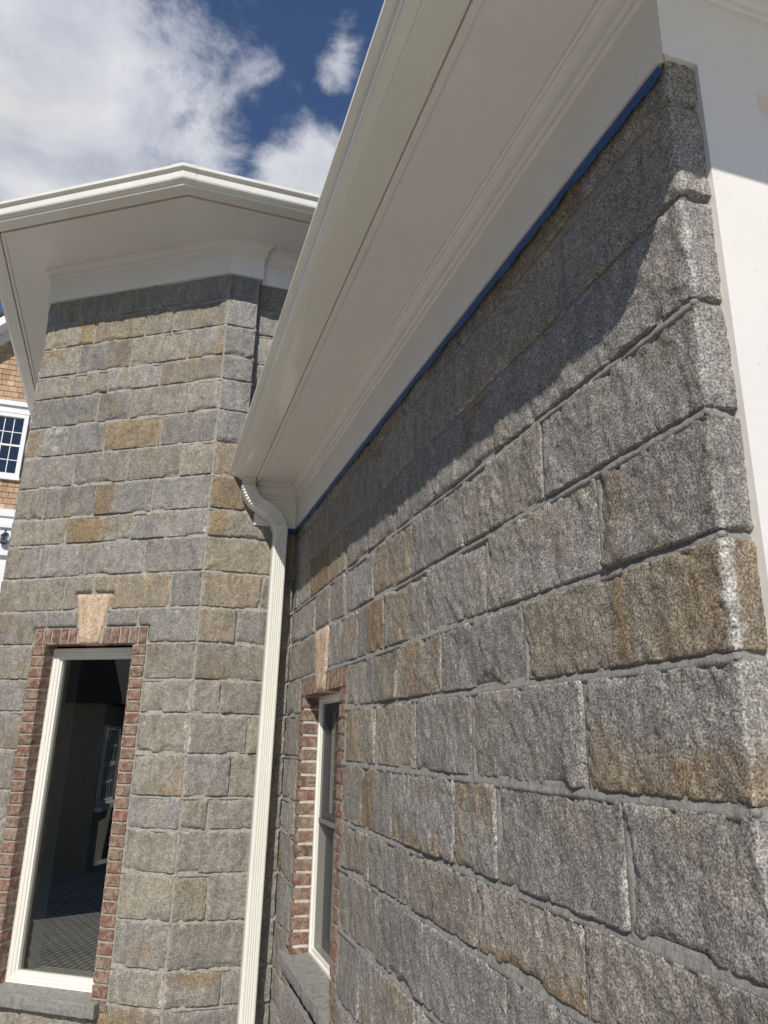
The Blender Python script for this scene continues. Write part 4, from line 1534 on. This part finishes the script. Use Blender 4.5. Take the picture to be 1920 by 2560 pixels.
# white bands and panels under the shingles
zb0 = kz(3.728)
mesh('band_board', *box_fc(FH, yl, yr_, kz(3.60), zb0, 0.0, 0.09), M['white_far'], house)
mesh('panel', *box_fc(FH, yl, yr_, kz(3.47), kz(3.60) - 0.002, 0.0, 0.05), M['white_far'], house)
mesh('band_board', *box_fc(FH, yl, yr_, kz(3.40), kz(3.47) - 0.002, 0.0, 0.10), M['white_far'], house)
mesh('panel', *box_fc(FH, yl, yr_, kz(3.11), kz(3.40) - 0.002, 0.0, 0.04), M['white_far'], house)
mesh('band_board', *box_fc(FH, yl, yr_, kz(2.91), kz(3.11) - 0.002, 0.0, 0.12), M['white_far'], house)
mesh('panel', *box_fc(FH, yl, yr_, GROUND, kz(2.91) - 0.002, 0.0, 0.03), M['white_far'], house)
# cedar shingles, one by one
SHN = 0
sh_mesh = []
for k in range(6):
    wd = 0.10 + 0.018 * k
    me = bpy.data.meshes.new('shingle')
    vs = [(0.0, 0, 0), (0.0, wd, 0), (0.0, wd, 0.26), (0.0, 0, 0.26), (0.034, 0, 0), (0.034, wd, 0), (0.003, wd, 0.26), (0.003, 0, 0.26)]
    me.from_pydata(vs, [], [(4, 5, 6, 7), (0, 4, 7, 3), (5, 1, 2, 6), (0, 1, 5, 4), (7, 6, 2, 3)])
    me.materials.append(M['cedar'])
    sh_mesh.append((wd, me))
expo = 0.137
for (z0_, z1_) in ((zb0 + 0.002, zb_ - 0.10), (kz(5.735) + 0.002, kz(7.3))):
    z_ = z0_
    row = 0
    while z_ < z1_:
        y_ = -5.05 - random.uniform(0, 0.1)
        while y_ < -3.55:
            wd, me = random.choice(sh_mesh)
            if z_ + 0.1 < rake(y_ + wd) + 0.05 and SHN < 300:
                o = bpy.data.objects.new('shingle', me)
                COL.objects.link(o)
                o.parent = hw
                o.location = (HXP + 0.002 + 0.0004 * random.random(), y_, z_ + random.uniform(-0.004, 0.004))
                o.rotation_euler = (random.gauss(0, 0.004), 0.012, 0)
                SHN += 1
            y_ += wd + random.uniform(0.005, 0.012)
        z_ += expo
        row += 1
# lantern on the band
ly, lz = ky(-3.262), kz(3.19)
lan = thing('wall_lantern', 'small black wall lantern on the white trim of the distant house', 'lantern', (HXP + 0.05, ly, lz - 0.15))


def frustum(cx, cy, z0_, z1_, r0_, r1_, n=6):
    vs = []
    for z_, r_ in ((z0_, r0_), (z1_, r1_)):
        for k in range(n):
            an = 2 * math.pi * (k + 0.5) / n
            vs.append(Vector((cx + r_ * math.cos(an), cy + r_ * math.sin(an), z_)))
    fs = [(k, (k + 1) % n, n + (k + 1) % n, n + k) for k in range(n)] + [tuple(reversed(range(n))), tuple(range(n, 2 * n))]
    return vs, fs


lx = HXP + 0.19
mesh('cap', *frustum(lx, ly, lz + 0.055, lz + 0.115, 0.092, 0.030), M['black_metal'], lan)
mesh('base', *frustum(lx, ly, lz - 0.125, lz - 0.10, 0.065, 0.078), M['black_metal'], lan)
mesh('glass_shade', *frustum(lx, ly, lz - 0.10, lz + 0.055, 0.060, 0.068), M['glass_far'], lan)
for k in range(6):
    an = 2 * math.pi * (k + 0.5) / 6
    vs, fs = frustum(lx + 0.066 * math.cos(an), ly + 0.066 * math.sin(an), lz - 0.10, lz + 0.055, 0.006, 0.006, 4)
    mesh('bar', vs, fs, M['black_metal'], lan)
# hook arm from the wall plate over the cap
vs, fs = [], []
pts = []
for k in range(13):
    an = math.pi * k / 12
    pts.append(Vector((HXP + 0.12 + 0.07 * math.cos(math.pi - an), ly, lz + 0.115 + 0.10 * math.sin(an))))
for p in pts:
    for k in range(6):
        an = k * 1.047
        vs.append(p + Vector((0.010 * math.cos(an), 0.010 * math.sin(an), 0.006 * math.sin(an * 2))))
for i in range(len(pts) - 1):
    for k in range(6):
        fs.append((i * 6 + k, i * 6 + (k + 1) % 6, (i + 1) * 6 + (k + 1) % 6, (i + 1) * 6 + k))
mesh('arm', vs, fs, M['black_metal'], lan, True)
mesh('wall_plate', *box_fc(FH, ly - 0.04, ly + 0.04, lz - 0.02, lz + 0.16, 0.041, 0.058), M['black_metal'], lan)

# ------------------------------------------------------------------ buildings across the yard: mirrored outbuilding, added backdrop barn and unseen shade shed
barn = thing('backdrop_barn', 'dark sided barn added across the yard as dark backdrop for the window reflection, behind the viewer', 'barn', (3, -14, GROUND))  # added so the tall window mirrors something near black
vs = [(-8, -13, GROUND), (16, -13, GROUND), (16, -13, 5.2), (-8, -13, 5.2), (-8, -19, GROUND), (16, -19, GROUND), (16, -19, 5.2), (-8, -19, 5.2)]
mesh('wall', vs, [(3, 2, 1, 0), (4, 5, 6, 7), (0, 1, 5, 4), (1, 2, 6, 5), (2, 3, 7, 6), (3, 0, 4, 7)], M['barn'], barn)
vs = [(-8.4, -12.6, 5.15), (16.4, -12.6, 5.15), (16.4, -16, 7.4), (-8.4, -16, 7.4), (-8.4, -19.4, 5.15), (16.4, -19.4, 5.15)]
mesh('roof', vs, [(0, 1, 2, 3), (3, 2, 5, 4), (0, 3, 4), (1, 5, 2)], M['roof'], barn)

an = R(30)
FO = Face((1.96, -7.5, 0), (math.sin(an), -math.cos(an), 0), (math.cos(an), math.sin(an), 0))
outb = thing('garden_outbuilding', 'small stone outbuilding with a white muntined window, mirrored in the tall window', 'outbuilding', (3.0, -8.5, GROUND))
ow = mesh('wall', *box_fc(FO, 0.0, 4.0, GROUND, 0.52, -0.6, 0.0), M['mortar_tower'], outb)
vs = [FO.p(u, z_, h) for u in (-0.25, 4.25) for (z_, h) in ((0.522, 0.25), (2.3, -0.3), (0.522, -0.85), (0.45, -0.85), (0.45, 0.25))]
mesh('roof', vs, [(0, 1, 2, 3, 4), (9, 8, 7, 6, 5)] + [(i, i + 5, (i + 1) % 5 + 5, (i + 1) % 5) for i in range(5)], M['roof'], outb)
vs, fs = ring(FO, 0.10, 1.30, -0.93, 0.15, [(0, 0.001), (0, 0.05), (0.05, 0.05), (0.05, 0.004)])
ov = mesh('window', vs, fs, M['white_far'], outb)
mesh('pane', [FO.p(a, b_, 0.006) for a, b_ in ((0.15, -0.88), (1.25, -0.88), (1.25, 0.10), (0.15, 0.10))], [(0, 1, 2, 3)], M['dark'], ov)
for k in range(1, 5):
    u = 0.15 + 1.1 * k / 5
    mesh('muntin', *box_fc(FO, u - 0.015, u + 0.015, -0.88, 0.10, 0.008, 0.03), M['white_far'], ov)
for z_, hh in ((-0.13, 0.012), (-0.39, 0.03), (-0.64, 0.012)):
    mesh('muntin', *box_fc(FO, 0.15, 1.25, z_ - hh, z_ + hh, 0.009, 0.032), M['white_far'], ov)
mesh('sill', *box_fc(FO, 0.05, 1.35, -1.0, -0.935, 0.0, 0.10), M['white_far'], ov)

shed = thing('shade_shed', 'low dark shed added out of view to shade the paving, behind the viewer', 'shed', (6.2, -8.2, GROUND))  # added unseen, only to cast shade on the mirrored paving
vs = [(x, y, z_) for z_ in (GROUND, 1.7) for x, y in ((4.3, -9.2), (8.2, -9.2), (8.2, -7.3), (4.3, -7.3))]
mesh('wall', vs, [(0, 3, 2, 1), (0, 1, 5, 4), (1, 2, 6, 5), (2, 3, 7, 6), (3, 0, 4, 7)], M['barn'], shed)
vs = [(4.15, -9.4, 1.702), (8.35, -9.4, 1.702), (8.35, -7.1, 1.702), (4.15, -7.1, 1.702), (4.15, -8.25, 2.3), (8.35, -8.25, 2.3)]
mesh('roof', vs, [(0, 1, 5, 4), (2, 3, 4, 5), (3, 0, 4), (1, 2, 5), (3, 2, 1, 0)], M['roof'], shed)
